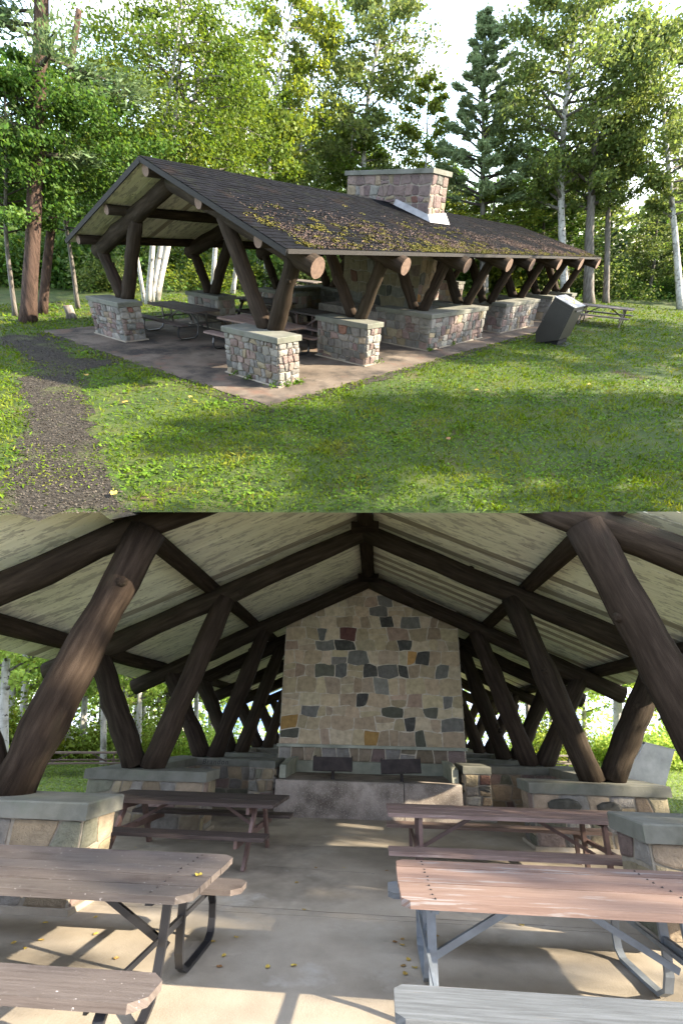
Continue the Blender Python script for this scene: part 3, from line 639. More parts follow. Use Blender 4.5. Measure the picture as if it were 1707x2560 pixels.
# ---- piers and low walls
def fx(x0, x1, y0, y1, out=.02): return ((x0, y1 + out * 0, 0), (0, -1, 0), y1 - y0)      # face looking to -x
def fr(x0, x1, y0, y1): return ((x0, y0, 0), (1, 0, 0), x1 - x0)                        # face looking to -y
def fl(x0, x1, y0, y1): return ((x1, y1, 0), (-1, 0, 0), x1 - x0)                       # face looking to +y
def fb(x0, x1, y0, y1): return ((x1, y0, 0), (0, 1, 0), y1 - y0)                        # face looking to +x
def upier(label, seed, x0, x1, y0, y1, cw=.205, ch_=.15, sides='xr', **k):
    fs = {'x': fx, 'r': fr, 'l': fl, 'b': fb}
    return pier(F, label, seed, x0, x1, y0, y1, 1.03, .115, cw, ch_, PAL_U, [fs[s](x0, x1, y0, y1) for s in sides], **k)
upier('nearest rough stone pier at the corner of the concrete floor, two leaning posts on top', 101, -.64, -.02, -3.98, -2.25)
upier('stone pier at the far left corner of the gable end beside the picnic table', 102, -.66, -.02, 2.27, 3.98)
upier('second stone pier along the lawn side, its narrow end sunlit', 103, 2.5, 3.1, -3.93, -2.25, .26, .19)
upier('shaded stone pier at the back left, behind the dark picnic table', 104, 2.75, 3.4, 2.3, 4.0, .3, .2)
def ubox(label, seed, xa, xb, side=-1):
    w = .62; y0, y1 = (-3.9, -1.95) if side < 0 else (1.95, 3.9); yo0, yo1 = (-3.9, -3.3) if side < 0 else (3.3, 3.9)
    A = (xa, xa + w, y0, y1); B = (xb - w, xb, y0, y1); Cc = (xa + w, xb - w, yo0, yo1)
    d = .05; caps = [A, B, (xa + w + 2 * d, xb - w - 2 * d, yo0, yo1)]
    faces = [fx(*A)] + ([((xa, y0, 0), (1, 0, 0), xb - xa)] if side < 0 else [((xa, y1, 0), (1, 0, 0), xb - xa)]) + [fx(*B)]
    if side > 0: faces = [fx(*A), fx(*B), ((xa + w, yo0, 0), (1, 0, 0), xb - xa - 2 * w), fr(*A)]
    return pier(F, label, seed, xa, xb, y0, y1, 1.03, .115, .29, .21, PAL_U, faces, name='low_stone_wall', cat='low wall', cores=[A, B, Cc], caprects=caps)
ubox('long low stone wall with pale cap in the middle of the lawn side, below the chimney', 111, 5.68, 9.42)
ubox('second low stone wall along the lawn side, between the first low wall and the slanted bin', 112, 11.05, 14.4)
ubox('dark low stone wall on the far side of the shelter, left of the fireplace', 113, 5.9, 9.4, 1)
ubox('shaded low stone wall on the far side, behind the fireplace', 114, 11.05, 14.4, 1)
upier('small far stone pier half hidden behind the slanted bin', 105, 16.3, 16.95, -3.8, -2.3, .4, .3, join=True)
upier('farthest stone pier at the end of the lawn side', 106, 19.0, 19.65, -3.8, -2.3, .4, .3, join=True)
upier('far side stone pier near the end of the shelter', 107, 16.3, 16.95, 2.3, 3.8, .4, .3, join=True)
upier('last stone pier in the far back corner', 108, 19.0, 19.65, 2.3, 3.8, .4, .3, join=True)
# ---- picnic tables on the upper site
TW = dict(tw=1.0, bo=.84, bw=.3)
table(F, 'dark brown picnic table on curved steel legs beside the left gable pier', (1.55, 2.55, .03), 0, 2.5, MT['dark_table'], MT['dark_table'], MT['black_steel'], seed=1, **TW)
table(F, 'pinkish peeled picnic table behind the nearest stone pier, grey bench end showing', (1.55, -1.0, .03), 0, 2.6, MT['peeled_table'], MT['worn_table'], MT['black_steel'], bench2=MT['worn_table'], seed=2, **TW)
table(F, 'dark wooden A-frame picnic table deep in the shade on the far left', (5.0, 2.6, .03), 0, 2.4, MT['dark_table'], MT['dark_table'], MT['dark_table'], 'wood', seed=3, **TW)
table(F, 'dark steel-framed picnic table behind the second stone pier', (4.35, -.9, .03), 0, 2.4, MT['dark_table'], MT['worn_table'], MT['brown_steel'], 'steel', seed=4, **TW)
table(F, 'weathered wooden picnic table out on the lawn right of the slanted bin', (17.9, -5.75, 0), .12, 2.3, MT['old_wood'], MT['old_wood'], MT['old_wood'], 'wood', seed=5, **TW)
table(F, 'tiny weathered picnic table on the grass far behind the shelter', (12.9, 8.3, 0), .15, 2.0, MT['old_wood'], MT['old_wood'], MT['old_wood'], 'wood', seed=6, **TW)
# ---- slanted litter bin
def bin_(frame, label, loc, prof, w, m, prof_front):
    t_ = thing('litter_bin', label, 'litter bin', frame, loc)
    mb = MB(); mb.prism(prof, 0, w, 0, long=1); build('body', mb, m, t_)
    y = [p[0] for p in prof]; c, d = prof[2], prof[3]
    t1 = Vector((0, d[0] - c[0], d[1] - c[1])); nn = Vector((0, -t1.z, t1.y)).normalized(); nn = nn if nn.z > 0 else -nn; L_ = t1.length; t1 /= L_
    R_ = Matrix(((1, 0, 0), (0, t1.y, nn.y), (0, t1.z, nn.z)))
    mb = MB(); mb.box(Vector((w / 2, (c[0] + d[0]) / 2, (c[1] + d[1]) / 2)) + nn * .012, (w + .04, L_ + .05, .022), R_); build('lid', mb, m if m is MT['bin_l'] else MT['flash'], t_)
    mb = MB(); mb.box(Vector((w * .62, (c[0] + d[0]) / 2, (c[1] + d[1]) / 2)) + nn * .0255, (w * .38, L_ * .5, .004), R_); build('sticker', mb, MT['label'], t_)
    e, a = prof[4], prof[0]
    mb = MB(); mb.prism([(e[0] + .02, 0.012), (e[0] + .05, e[1] - .004), (a[0] - .1, .2), (a[0] - .1, .012)][::-1], .07, w - .07, 0); build('dark_gap_block', mb, MT['dark_gap'], t_)  # near-black block standing in for the shade in the open gap
    mb = MB(); mb.box((w / 2, (e[0] + a[0]) / 2 - .12, .012), (w * .9, abs(a[0] - e[0]) + .2, .02)); build('foot_plate', mb, MT['black_steel'], t_)
    cxp = sum(p[0] for p in prof) / 5; czp = sum(p[1] for p in prof) / 5
    mb = MB(); mb.prism([(cxp + (p[0] - cxp) * .86, czp + (p[1] - czp) * .86) for p in prof], -.007, .004, 0, long=1); build('end_panel', mb, m, t_)
    mb = MB(); mb.box(Vector((w / 2, d[0] - .012, d[1] - .12)), (w * .5, .03, .05)); build('handle', mb, MT['black_steel'], t_)
    for u in (.2, .8):
        mb = MB(); mb.tube([(w * u - .05, c[0] + .01, c[1] + .012), (w * u + .05, c[0] + .01, c[1] + .012)], .018, 7); build('hinge', mb, MT['black_steel'], t_)
    for q in ((.06, .3), (w - .06, .3)):
        mb = MB(); mb.tube([(-.004, prof[1][0] * .75 + prof[2][0] * .25 - .08, prof[1][1] + .1 + q[0] * .3), (.01, prof[1][0] * .75 + prof[2][0] * .25 - .08, prof[1][1] + .1 + q[0] * .3)], .012, 6); build('bolt', mb, MT['flash'], t_)
    return t_
bin_(F, 'dark brown slanted metal litter bin with yellow sticker on the lawn', (10.45, -5.5, 0), [(-.05, .0), (.06, .32), (-.28, 1.45), (-1.0, 1.2), (-.80, .2)], 1.15, MT['bin'], None)
# ---- stump, small plants
t_ = thing('tree_stump', 'small cut tree stump in the grass left of the stone pier', 'stump', F, (.0, 7.05, 0))
m = MB(); m.tube([(0, 0, 0), (.01, 0, .15), (.0, .02, .42)], [.19, .15, .14], 10, 0, True, 1, True, .1, random.Random(4)); build('trunk', m, [MT['bark_grey'], MT['log_end']], t_)
# ================================================================= vegetation
def lerp_path(P, t):
    k = (len(P) - 1) * t; i = min(int(k), len(P) - 2); return Vector(P[i]).lerp(Vector(P[i + 1]), k - i)
def smooth_path(P, n):
    """resample a polyline by arc length"""
    P = [Vector(p) for p in P]; d = [0]
    for i in range(1, len(P)): d.append(d[-1] + (P[i] - P[i - 1]).length)
    out = []
    for k in range(n):
        s = d[-1] * k / (n - 1); i = 0
        while i < len(P) - 2 and d[i + 1] < s: i += 1
        f = (s - d[i]) / max(1e-6, d[i + 1] - d[i]); out.append(P[i].lerp(P[i + 1], f))
    for _ in range(2):
        out = [out[0]] + [(out[i - 1] + out[i] * 2 + out[i + 1]) / 4 for i in range(1, n - 1)] + [out[-1]]
    return out
def prof_birch(s): return max(.28, math.sin(PI * min(1, s * .80 + .16)) ** .8)
def prof_cone(s): return max(.06, (1 - s) ** .8)
def tree_parts(seed, path, r0, t0, R, nleaf, lsize, leaf, bark, nl=26, prof=prof_birch, r1=.25, rise=(.1, .55), clump=.22, droop=.0, flat=.6, needles=False, az_bias=None, rise_up=None):
    rng = random.Random(seed); nr = np.random.default_rng(seed)
    pts = smooth_path(path, 14); L = sum((pts[i + 1] - pts[i]).length for i in range(13))
    mb = MB(); mb.tube(pts, [r0 * (1.25 if i == 0 else 1) * (1 - (1 - r1) * i / 13) for i in range(14)], 10, 0, True, None, True, .06, rng)
    C_ = []; D_ = []
    if nleaf:
        per = max(3, nleaf // (nl * 4))
        for i in range(nl):
            s = (i + .5) / nl; t_ = t0 + (.985 - t0) * s; p = lerp_path(pts, t_); az = i * 2.399 + rng.uniform(-.5, .5)
            if az_bias is not None and rng.random() < .3: az = az_bias + rng.uniform(-.9, .9)
            Rl = R * prof(s) * rng.uniform(.65, 1.15); ri = rng.uniform(*rise) * (1 + (rise_up or 0) * s)
            d = Vector((math.cos(az), math.sin(az), ri)); side = Vector((-d.y, d.x, 0))
            q = [p, p + d * Rl * .4 + side * rng.uniform(-.08, .08) * Rl, p + d * Rl * .75 + side * rng.uniform(-.12, .12) * Rl - Vector((0, 0, droop * Rl * .15)), p + d * Rl - Vector((0, 0, droop * Rl * .4))]
            rl = max(.012, r0 * (.38 - .2 * s)); mb.tube(q, [rl, rl * .7, rl * .45, rl * .2], 5, 1 if leaf else 0, False)
            for f, sc in ((.42, .7), (.68, .95), (.88, 1.05), (1.0, .85)):
                c = lerp_path(q, f); cr = max(R * clump * .55, Rl * clump * 1.25) * sc * rng.uniform(.7, 1.25); n = max(2, int(per * rng.uniform(.5, 1.5) * (Rl / R * .7 + .5)))
                if needles:
                    g = nr.normal(size=(n, 3)) * np.array([.45, .45, .22]) * cr; dd = np.tile(np.array([d.x, d.y, .35]), (n, 1)) + g / cr * .5; D_.append(dd)
                else:
                    g = nr.normal(size=(n, 3)) * np.array([.62, .62, .62 * flat]) * cr
                C_.append(np.array(c) + g)
    tm = mb.mesh('trunk', [bark, MT['twig'] if needles or bark is not MT['bark_birch'] else MT['bark_grey']])
    cm_ = None
    if C_:
        P_ = np.concatenate(C_); P_ = P_
        V, Q = leaves(nr, P_, lsize, up=.15, aspect=.2 if needles else .72, jit=.4, dirs=np.concatenate(D_) if needles else None)
        cm_ = fast_mesh('crown', V, Q, MT[leaf])
    return tm, cm_
def tree(name, label, frame, path, r0, group=None, **k):
    b = Vector(path[0]); t_ = thing(name, label, 'tree', frame, tuple(b), 0, group)
    pl = [Vector(p) - b for p in path]
    # the foot goes a little way into the ground
    pl = [pl[0] - (pl[1] - pl[0]).normalized() * .12] + pl[1:]
    tm, cm_ = tree_parts(path=pl, r0=r0, **k)
    put('trunk', tm, t_)
    if cm_: put('crown', cm_, t_)
    return t_
B, Gy, Pn = MT['bark_birch'], MT['bark_grey'], MT['bark_pine']
tree('pine_tree', 'tall reddish pine trunk at the far left edge, sunlit patch low on its bark', F, [(-1.36, 7.14, 0), (-.47, 6.83, 2.67), (.44, 6.51, 5.52), (1.05, 6.3, 7.49), (1.33, 6.21, 8.6)], .225, seed=1, t0=.5, R=2.6, nleaf=9000, lsize=.24, leaf='pine_needle', bark=Pn, nl=16, needles=True, rise=(-.1, .3), r1=.72, clump=.3, az_bias=2.4)
tree('dead_pine', 'dead leaning pine with a snapped off top, right of the tall reddish pine', F, [(-.31, 8.59, 0), (.31, 8.36, 1.77), (.83, 8.16, 3.12), (2.08, 7.69, 6.41), (2.67, 7.48, 7.86)], .155, seed=2, t0=.5, R=1, nleaf=0, lsize=.1, leaf=None, bark=Pn, r1=.5)
# the clump of white birches behind the left pier: stems share one root
bt = thing('birch_clump', 'clump of white birch stems behind the left gable pier, broad green crown', 'tree', F, (4.6, 9.65, 0))
for i, (p, r) in enumerate([([(4.21, 9.22, -.1), (4.51, 9.05, 1.2), (4.8, 8.87, 2.31), (5.31, 8.59, 5.02), (6.01, 8.18, 6.86), (6.61, 7.83, 9.04), (6.76, 7.74, 9.9)], .125),
        ([(4.61, 9.61, -.1), (5.07, 9.34, 1.46), (5.4, 9.15, 2.32), (6.25, 8.65, 5.75), (6.6, 8.44, 7.5), (7.0, 8.2, 9.2)], .115),
        ([(5.13, 10.13, -.1), (5.54, 9.89, 1.12), (5.98, 9.63, 2.31), (6.58, 9.27, 4.11), (7.27, 8.86, 6.24), (7.96, 8.45, 8.6)], .19),
        ([(4.4, 9.72, -.1), (4.42, 9.7, 1.01), (4.4, 9.71, 1.79), (4.45, 9.69, 3.07), (4.3, 9.8, 5.4), (4.1, 9.9, 7.4)], .085)]):
    tm, cm_ = tree_parts(30 + i, [Vector(q) - Vector((4.6, 9.65, 0)) for q in p], r, .40, (3.4, 3.2, 3.6, 3.1)[i], (15000, 10000, 16000, 10000)[i], .105, 'birch_leaf' if i != 3 else 'bright_leaf', B, nl=34, r1=.35, clump=.21, droop=.4)
    put('trunk', tm, bt); put('crown', cm_, bt)
tree('leafy_tree', 'young broad-leaved tree with light green layered leaves in front of the left pines', F, [(1.3, 9.3, 0), (1.4, 8.9, 2.14), (1.2, 8.2, 4.28), (1.0, 7.6, 6.6)], .085, seed=41, t0=.36, R=3.3, nleaf=30000, lsize=.108, leaf='bush_leaf', bark=Gy, nl=40, clump=.2, flat=.35, rise=(0, .3))
tree('leafy_tree', 'small leafy tree with drooping bright leaves at the left edge behind the pine', F, [(-1.2, 8.6, 0), (-.9, 8.1, 2.4), (-.5, 7.2, 4.4), (-.3, 6.6, 5.8)], .08, seed=42, t0=.40, R=2.5, nleaf=19000, lsize=.105, leaf='bush_leaf', bark=Gy, nl=36, clump=.2, flat=.4)
tree('birch_tree', 'slim white birch leaning right, bright leaves, right of the broad birch clump', F, [(14.52, 13.69, 0), (14.94, 13.31, 6.0), (15.59, 12.74, 8.9), (16.16, 12.23, 11.2), (16.4, 12.0, 13.0)], .13, seed=43, t0=.38, R=3.1, nleaf=15000, lsize=.17, leaf='bright_leaf', bark=B, nl=34, droop=.5, r1=.3)
tree('birch_tree', 'thin pale birch with sparse bluish green leaves behind the ridge', F, [(17.75, 13.37, 0), (17.74, 13.38, 5.6), (18.19, 12.92, 8.9), (18.55, 12.55, 11.3), (18.6, 12.5, 12.2)], .11, seed=44, t0=.35, R=2.6, nleaf=9000, lsize=.17, leaf='pale_birch_leaf', bark=B, nl=34, droop=.5, r1=.3)
tree('birch_tree', 'tall twin-topped sunlit birch above the middle of the roof, left of the blue sky gap', F, [(22.61, 11.72, 0), (22.36, 12.05, 6.78), (22.36, 12.05, 10.0), (22.76, 11.53, 12.28), (22.97, 11.26, 15.3)], .2, seed=45, t0=.36, R=3.3, nleaf=19000, lsize=.19, leaf='pale_birch_leaf', bark=B, nl=42, droop=.7, r1=.25)
tree('birch_tree', 'small round-topped birch between the chimney and the pointed pine', F, [(25.16, 7.93, 0), (24.67, 8.77, 6.0), (24.5, 9.0, 9.0), (24.39, 9.24, 10.9)], .1, seed=46, t0=.42, R=1.75, nleaf=9000, lsize=.16, leaf='bright_leaf', bark=B, nl=30, r1=.3)
tree('white_pine', 'pointed pine with upswept blue green branches right of the chimney', F, [(26.12, 4.07, 0), (25.75, 4.88, 4.23), (25.35, 5.74, 8.67), (25.0, 6.5, 13.0)], .22, seed=47, t0=.36, R=3.3, nleaf=42000, lsize=.34, leaf='white_pine_needle', bark=Gy, nl=84, prof=prof_cone, needles=True, rise=(.12, .3), rise_up=2.2, clump=.13, r1=.1)
tree('birch_tree', 'large dense dark green birch with forked white trunk, the biggest tree on the right', F, [(28.6, -.72, 0), (28.18, .69, 4.0), (28.02, 1.24, 5.8), (27.76, 2.11, 9.6), (27.61, 2.6, 13.1), (27.54, 2.84, 15.5)], .27, seed=48, t0=.30, R=4.3, nleaf=44000, lsize=.175, leaf='dark_leaf', bark=B, nl=56, r1=.25, clump=.2)
tree('birch_tree', 'white-barked birch leaning in from the right edge, open crown against the sky', F, [(30.62, -7.16, 0), (30.43, -5.48, 3.5), (30.21, -3.62, 7.15), (30.02, -1.97, 10.46), (29.9, -1.0, 12.6)], .2, seed=49, t0=.34, R=3.6, nleaf=30000, lsize=.165, leaf='dark_leaf', bark=B, nl=44, r1=.25, clump=.19)
for i, (p, r, lb) in enumerate([([(9.32, 11.43, 0), (9.54, 11.27, 1.5), (9.78, 11.09, 3.0), (10.05, 10.89, 5.0), (10.3, 10.7, 8)], .13, 'slender white birch seen under the roof between the left posts'),
        ([(10.33, 11.0, 0), (10.5, 10.87, .81), (10.82, 10.61, 3.05), (11.13, 10.36, 5.2), (11.3, 10.2, 8)], .12, 'leaning white birch seen just left of the nearest posts'),
        ([(13.81, 12.23, 0), (13.92, 12.13, 1.65), (14.04, 12.02, 3.5), (14.14, 11.93, 5.6), (14.3, 11.8, 8.5)], .17, 'thick white birch trunk showing between the nearest leaning posts'),
        ([(28.3, -2.3, 0), (28.0, -1.3, 3.25), (27.8, -.5, 6.3), (27.6, .1, 9)], .33, 'stout grey trunk beside the far end of the roof'),
        ([(29.6, -3.0, 0), (29.4, -2.0, 3.3), (29.2, -1.2, 5.7), (29, -.6, 9)], .2, 'narrow dark trunk right of the stout grey one')]):
    tree('birch_tree' if i < 3 else 'leafy_tree', lb, F, p, r, seed=60 + i, t0=.5, R=2.0, nleaf=5000, lsize=.18, leaf='birch_leaf' if i < 3 else 'dark_leaf', bark=B if i < 3 else Gy, nl=20, r1=.45)
# background trees: five kinds, copied
FW = np.array([.788, .616]); RT = np.array([.616, -.788]); CX, CY = CAM[0], CAM[1]
kinds = []
for i, (leaf, bark, R, n, nm, lb) in enumerate([('birch_leaf', B, 2.4, 8000, 'birch_tree', 'background birch with white trunk in the woods behind the shelter'), ('dark_leaf', Gy, 2.7, 8000, 'leafy_tree', 'dark background tree in the woods behind the shelter'),
        ('bright_leaf', B, 2.2, 7000, 'birch_tree', 'bright yellow-green background birch in the woods behind the shelter'), ('bush_leaf', Gy, 2.6, 8000, 'leafy_tree', 'mid green background tree in the woods behind the shelter'), ('pine_needle', Gy, 2.2, 9000, 'pine_tree', 'dark background pine in the woods behind the shelter')]):
    nd = leaf == 'pine_needle'
    kinds.append((nm, lb, tree_parts(80 + i, [(0, 0, -.2), (.1, .1, 4), (-.1, .1, 8), (0, 0, 11)], .15, .22, R, n, .34 if nd else .21, leaf, bark, nl=34, needles=nd, prof=prof_cone if nd else prof_birch, r1=.25, clump=.25)))
rng = random.Random(77)
def zone(tn): return 'at the far left' if tn < -.52 else 'left of the gable peak' if tn < -.25 else 'behind the near half of the roof' if tn < .02 else 'right of the chimney' if tn < .25 else 'past the far end of the roof' if tn < .45 else 'at the far right'
def place(kind, frame, M, group, label=None, sub=None):
    nm, lb, (tm, cm_) = kind
    t_ = bpy.data.objects.new(nm, None); COL.objects.link(t_); t_.matrix_world = frame @ M; tag(t_, label or lb, 'tree', group)
    put('trunk', tm, t_)
    if cm_: put('crown', cm_, t_)
    return t_
def lean_m(x, y, lx, ly, s, sz, rz):
    d = Vector((lx, ly, 1)).normalized(); q = Vector((0, 0, 1)).rotation_difference(d)
    return Matrix.Translation((x, y, 0)) @ q.to_matrix().to_4x4() @ Matrix.Rotation(rz, 4, 'Z') @ Matrix.Diagonal((s, s, sz, 1))
def Hmax(tn): # height of the tree line by direction
    return 11.5 if tn < -.35 else 12.5 if tn < .02 else 8.3 if tn < .20 else 9.5
n = 0; spots = []
while n < 44:
    dist = rng.uniform(30, 52); tn = rng.uniform(-.77, .80)
    if dist < 36 and tn > -.1: continue
    x = CX + FW[0] * dist + RT[0] * dist * tn; y = CY + FW[1] * dist + RT[1] * dist * tn
    if any((x - a) ** 2 + (y - b) ** 2 < 4.5 for a, b in spots): continue
    if y < 8 and x < 27: continue
    spots.append((x, y)); lx, ly = -.5 * tn * RT * (1 if tn < 0 else 1)
    h = Hmax(tn) * (rng.uniform(.45, .75) if tn < 0 else rng.uniform(.6, .95)) * dist / 40
    k = kinds[rng.choices(range(5), [4, 4, 3, 4, 1])[0]]
    place(k, F, lean_m(x, y, lx, ly, rng.uniform(.9, 1.25), h / 11, rng.uniform(0, 6.28)), 'background trees ' + zone(tn) + ': ' + k[1].split(' in the')[0], k[1].split(' in the')[0] + ' in the woods ' + zone(tn)); n += 1
# shade trees along the sunny side of the clearing (outside the picture, they dapple the lawn; one is added to shade the lower posts)
for i, (x, y, h, s) in enumerate([(10.5, -19.3, 1.15, 1.0), (13.6, -21.6, 1.35, .9), (10.3, -25.2, 1.5, 1.0), (16.5, -24.2, 1.5, 1.0), (24.5, -17.5, 1.25, .95), (30, -19, 1.3, 1.1), (25, -23, 1.7, 1.1)]):
    k = kinds[(0, 3, 1, 0, 3)[i % 5]]; place(k, F, lean_m(x, y, 0, 0, s, h, i * 1.3), 'trees along the sunny side of the clearing', 'tree on the sunny side of the clearing right of the lawn')
# bushes
def bush_mesh(seed, n, leaf, ls, flat=.8, tall=1.0):
    nr = np.random.default_rng(seed); P_ = []
    for i in range(22):
        c = nr.normal(size=3) * np.array([.42, .42, .3]); c[2] = abs(c[2]) * tall + .12; k = n // 22
        P_.append(c + nr.normal(size=(k, 3)) * np.array([.22, .22, .2 * flat]))
    P_ = np.concatenate(P_); P_[:, 2] = np.abs(P_[:, 2])
    V, Q = leaves(nr, P_, ls, up=.5, aspect=.7); return fast_mesh('bush', V, Q, MT[leaf])
bushes = [bush_mesh(1, 2600, 'bush_leaf', .10), bush_mesh(2, 2600, 'dark_leaf', .10, 1, 1.3), bush_mesh(3, 2400, 'bright_leaf', .10), bush_mesh(4, 2600, 'bush_leaf', .085, 1.2, 1.5), bush_mesh(5, 2200, 'lightened_leaf', .10), bush_mesh(6, 2200, 'bright_leaf', .09, 1.2, 1.5)]
bl = ['mid green leafy bush', 'dark leafy bush', 'bright yellow-green bush', 'upright green sapling', 'light green bush', 'upright light green sapling']
def bush(frame, i, x, y, s, h, rz, group, label):
    o = put('bush', bushes[i], None, frame @ Matrix.Translation((x, y, -.05)) @ Matrix.Rotation(rz, 4, 'Z') @ Matrix.Diagonal((s, s, h, 1))); return tag(o, label, 'bush', group)
for i in range(96):
    tn = -.76 + 1.56 * (i + rng.uniform(0, 1)) / 96
    base = 27.0 + 13.5 * max(0, (tn + .45)) if tn > -.45 else 25 + rng.uniform(0, 2)
    dist = base + rng.uniform(0, 9); x = CX + FW[0] * dist + RT[0] * dist * tn; y = CY + FW[1] * dist + RT[1] * dist * tn
    if y < 6.2 and x < 26: continue
    k = rng.choices(range(4), [4, 5, 1.2, 4])[0]
    if tn > .3: k = rng.choice((0, 1, 1, 3))
    s = rng.uniform(1.3, 2.6); bush(F, k, x, y, s, s * rng.uniform(.8, 1.5), rng.uniform(0, 6), 'bushes ' + zone(tn) + ': ' + bl[k], bl[k] + ' ' + zone(tn))
# far woods: the mass of leaves seen between the trunks
nr = np.random.default_rng(9); nf = 26000
dist = nr.uniform(44, 62, nf); tn = nr.uniform(-.79, .85, nf); zt = nr.uniform(0, 1, nf) ** .8 * np.where(tn < -.3, 5.0, np.where(tn < .2, 5.5, 7.0)) * (.8 + .2 * np.sin(tn * 40) + .08 * nr.normal(size=nf))
P_ = np.stack([CX + FW[0] * dist + RT[0] * dist * tn, CY + FW[1] * dist + RT[1] * dist * tn, np.clip(zt, .05, 30)], 1)
V, Q = leaves(nr, P_, .42, up=.2, aspect=.75); o = put('far_woods', fast_mesh('far_woods', V, Q, MT['bush_leaf']), None, F); o['kind'] = 'stuff'
nu = 30000; dist = nr.uniform(25, 46, nu); tn = nr.uniform(-.76, .82, nu); x = CX + FW[0] * dist + RT[0] * dist * tn; y = CY + FW[1] * dist + RT[1] * dist * tn
keep = (((y > 9.5) & (x > -1)) | (x > 28) | (x < 0)) & (dist > 25 + 12 * np.clip(tn + .5, 0, 2)); P_ = np.stack([x, y, np.abs(nr.normal(0, .28, nu)) + .03], 1)[keep]
V, Q = leaves(nr, P_, .16, up=.8, aspect=.7); o = put('undergrowth', fast_mesh('undergrowth', V, Q, MT['bush_leaf']), None, F); o['kind'] = 'stuff'
# grass and clover on the lawn
def scatter(n, poly, nr, near, p=2.0):
    a = np.array(poly); lo, hi = a.min(0), a.max(0); out = np.zeros((0, 2))
    while len(out) < n:
        q = nr.uniform(lo, hi, (n * 4, 2)); q = q[inside(q, poly)]; d = np.hypot(q[:, 0] - near[0], q[:, 1] - near[1])
        q = q[nr.uniform(0, 1, len(q)) < np.minimum(1, (8.0 / d) ** p)]; out = np.concatenate([out, q])
    return out[:n]
vis = [E0, (1.2, -13.7), (8, -12.6), (22, -11.0), (31, -10), (31, 8), (6, 12), (-4, 11), (-9, 2)]
def lawn_pts(n, p, nr):
    q = scatter(n, vis, nr, (CX, CY), p); rag = nr.normal(0, .05, q.shape); return q[~inside(q + rag, slab_poly) & ~inside(q + rag * 1.8, path_poly)]
q = lawn_pts(150000, 1.9, nr); d = np.hypot(q[:, 0] - CX, q[:, 1] - CY); pat = np.sin(q[:, 0] * 1.7 + np.sin(q[:, 1] * 1.3) * 2) * np.sin(q[:, 1] * 2.1 + 1) + nr.normal(0, .7, len(q))
worn = np.sin(q[:, 0] * .83 + 2 * np.sin(q[:, 1] * .61)) + np.sin(q[:, 1] * 1.07 + 1.5 * np.sin(q[:, 0] * .45)) + nr.normal(0, .35, len(q)); kp = (worn < 1.25) | (nr.uniform(0, 1, len(q)) < .35)
q, d, pat = q[kp], d[kp], pat[kp]; tuft = np.where((np.sin(q[:, 0] * 2.9 + q[:, 1]) * np.sin(q[:, 1] * 3.3 - q[:, 0]) > .62), 1.3, 1.0) * nr.uniform(.75, 1.3, len(q))
cl = pat > .25
P_ = np.concatenate([q[cl], nr.uniform(.008, .05, (cl.sum(), 1))], 1); V, Q = leaves(nr, P_, (.028 + .0016 * d[cl]) * tuft[cl], up=1.1, aspect=.78, jit=.45); o = put('clover', fast_mesh('clover', V, Q, MT['clover']), None, F); o['kind'] = 'stuff'
g = q[~cl]; n = len(g); az = nr.uniform(0, 6.28, n); ln = np.stack([np.cos(az), np.sin(az), nr.uniform(.5, 1.6, n)], 1); P_ = np.concatenate([g, nr.uniform(.012, .04, (n, 1))], 1)
V, Q = leaves(nr, P_, (.055 + .003 * d[~cl]) * tuft[~cl], up=0, aspect=.2, jit=.4, dirs=ln * 2); o = put('grass', fast_mesh('grass', V, Q, MT['grass']), None, F); o['kind'] = 'stuff'
q = scatter(15000, path_poly, nr, (CX, CY), 1); P_ = np.concatenate([q, np.full((len(q), 1), .016)], 1); V, Q = leaves(nr, P_, .022, up=2, aspect=.8, jit=.7); o = put('gravel', fast_mesh('gravel', V, Q, MT['pebble']), None, F); o['kind'] = 'stuff'
q = scatter(3600, path_poly, nr, (CX, CY), 1); q = q[(np.sin(q[:, 0] * 3) + np.sin(q[:, 1] * 2.3) + nr.normal(0, .5, len(q))) > .6]; P_ = np.concatenate([q, nr.uniform(.015, .03, (len(q), 1))], 1); V, Q = leaves(nr, P_, .036, up=.8, aspect=.5); o = put('path_weeds', fast_mesh('path_weeds', V, Q, MT['grass']), None, F); o['kind'] = 'stuff'
# weeds at the foot of the nearest pier
w = []
for a, b, k in ((-.45, -4.04, 60), (-.1, -4.05, 110), (-.72, -2.6, 40), (-.72, -3.1, 60), (-.7, -3.9, 50), (3.0, -4.0, 40), (5.75, -4.0, 60), (7.2, -4.0, 40)): w.append(np.array([a, b, .05]) + np.abs(nr.normal(size=(k, 3))) * np.array([.08, .04, .05]) * np.sign(nr.normal(size=(k, 3)) + np.array([0, 0, 9])))
V, Q = leaves(nr, np.concatenate(w), .05, up=.6, aspect=.7); o = put('weeds', fast_mesh('weeds', V, Q, MT['clover']), None, F); o['kind'] = 'stuff'
def leaf_mesh(seed):
    r = random.Random(seed); mb = MB(); n = 8; pts = [(math.cos(2 * PI * k / n) * (.05 if k % 2 else .042), math.sin(2 * PI * k / n) * .034, r.uniform(0, .018)) for k in range(n)]
    mb.v = [(0, 0, .004)] + pts
    for k in range(n): mb.face([0, 1 + k, 1 + (k + 1) % n])
    mb.v += [(.05, 0, .01), (.085, .006, .014), (.085, .001, .014)]; mb.face([9, 10, 11])
    return mb
LV = [leaf_mesh(i).mesh('fallen_leaf', MT['leaf_yellow']) for i in range(3)] + [leaf_mesh(i + 7).mesh('fallen_leaf', MT['leaf_brown']) for i in range(2)]
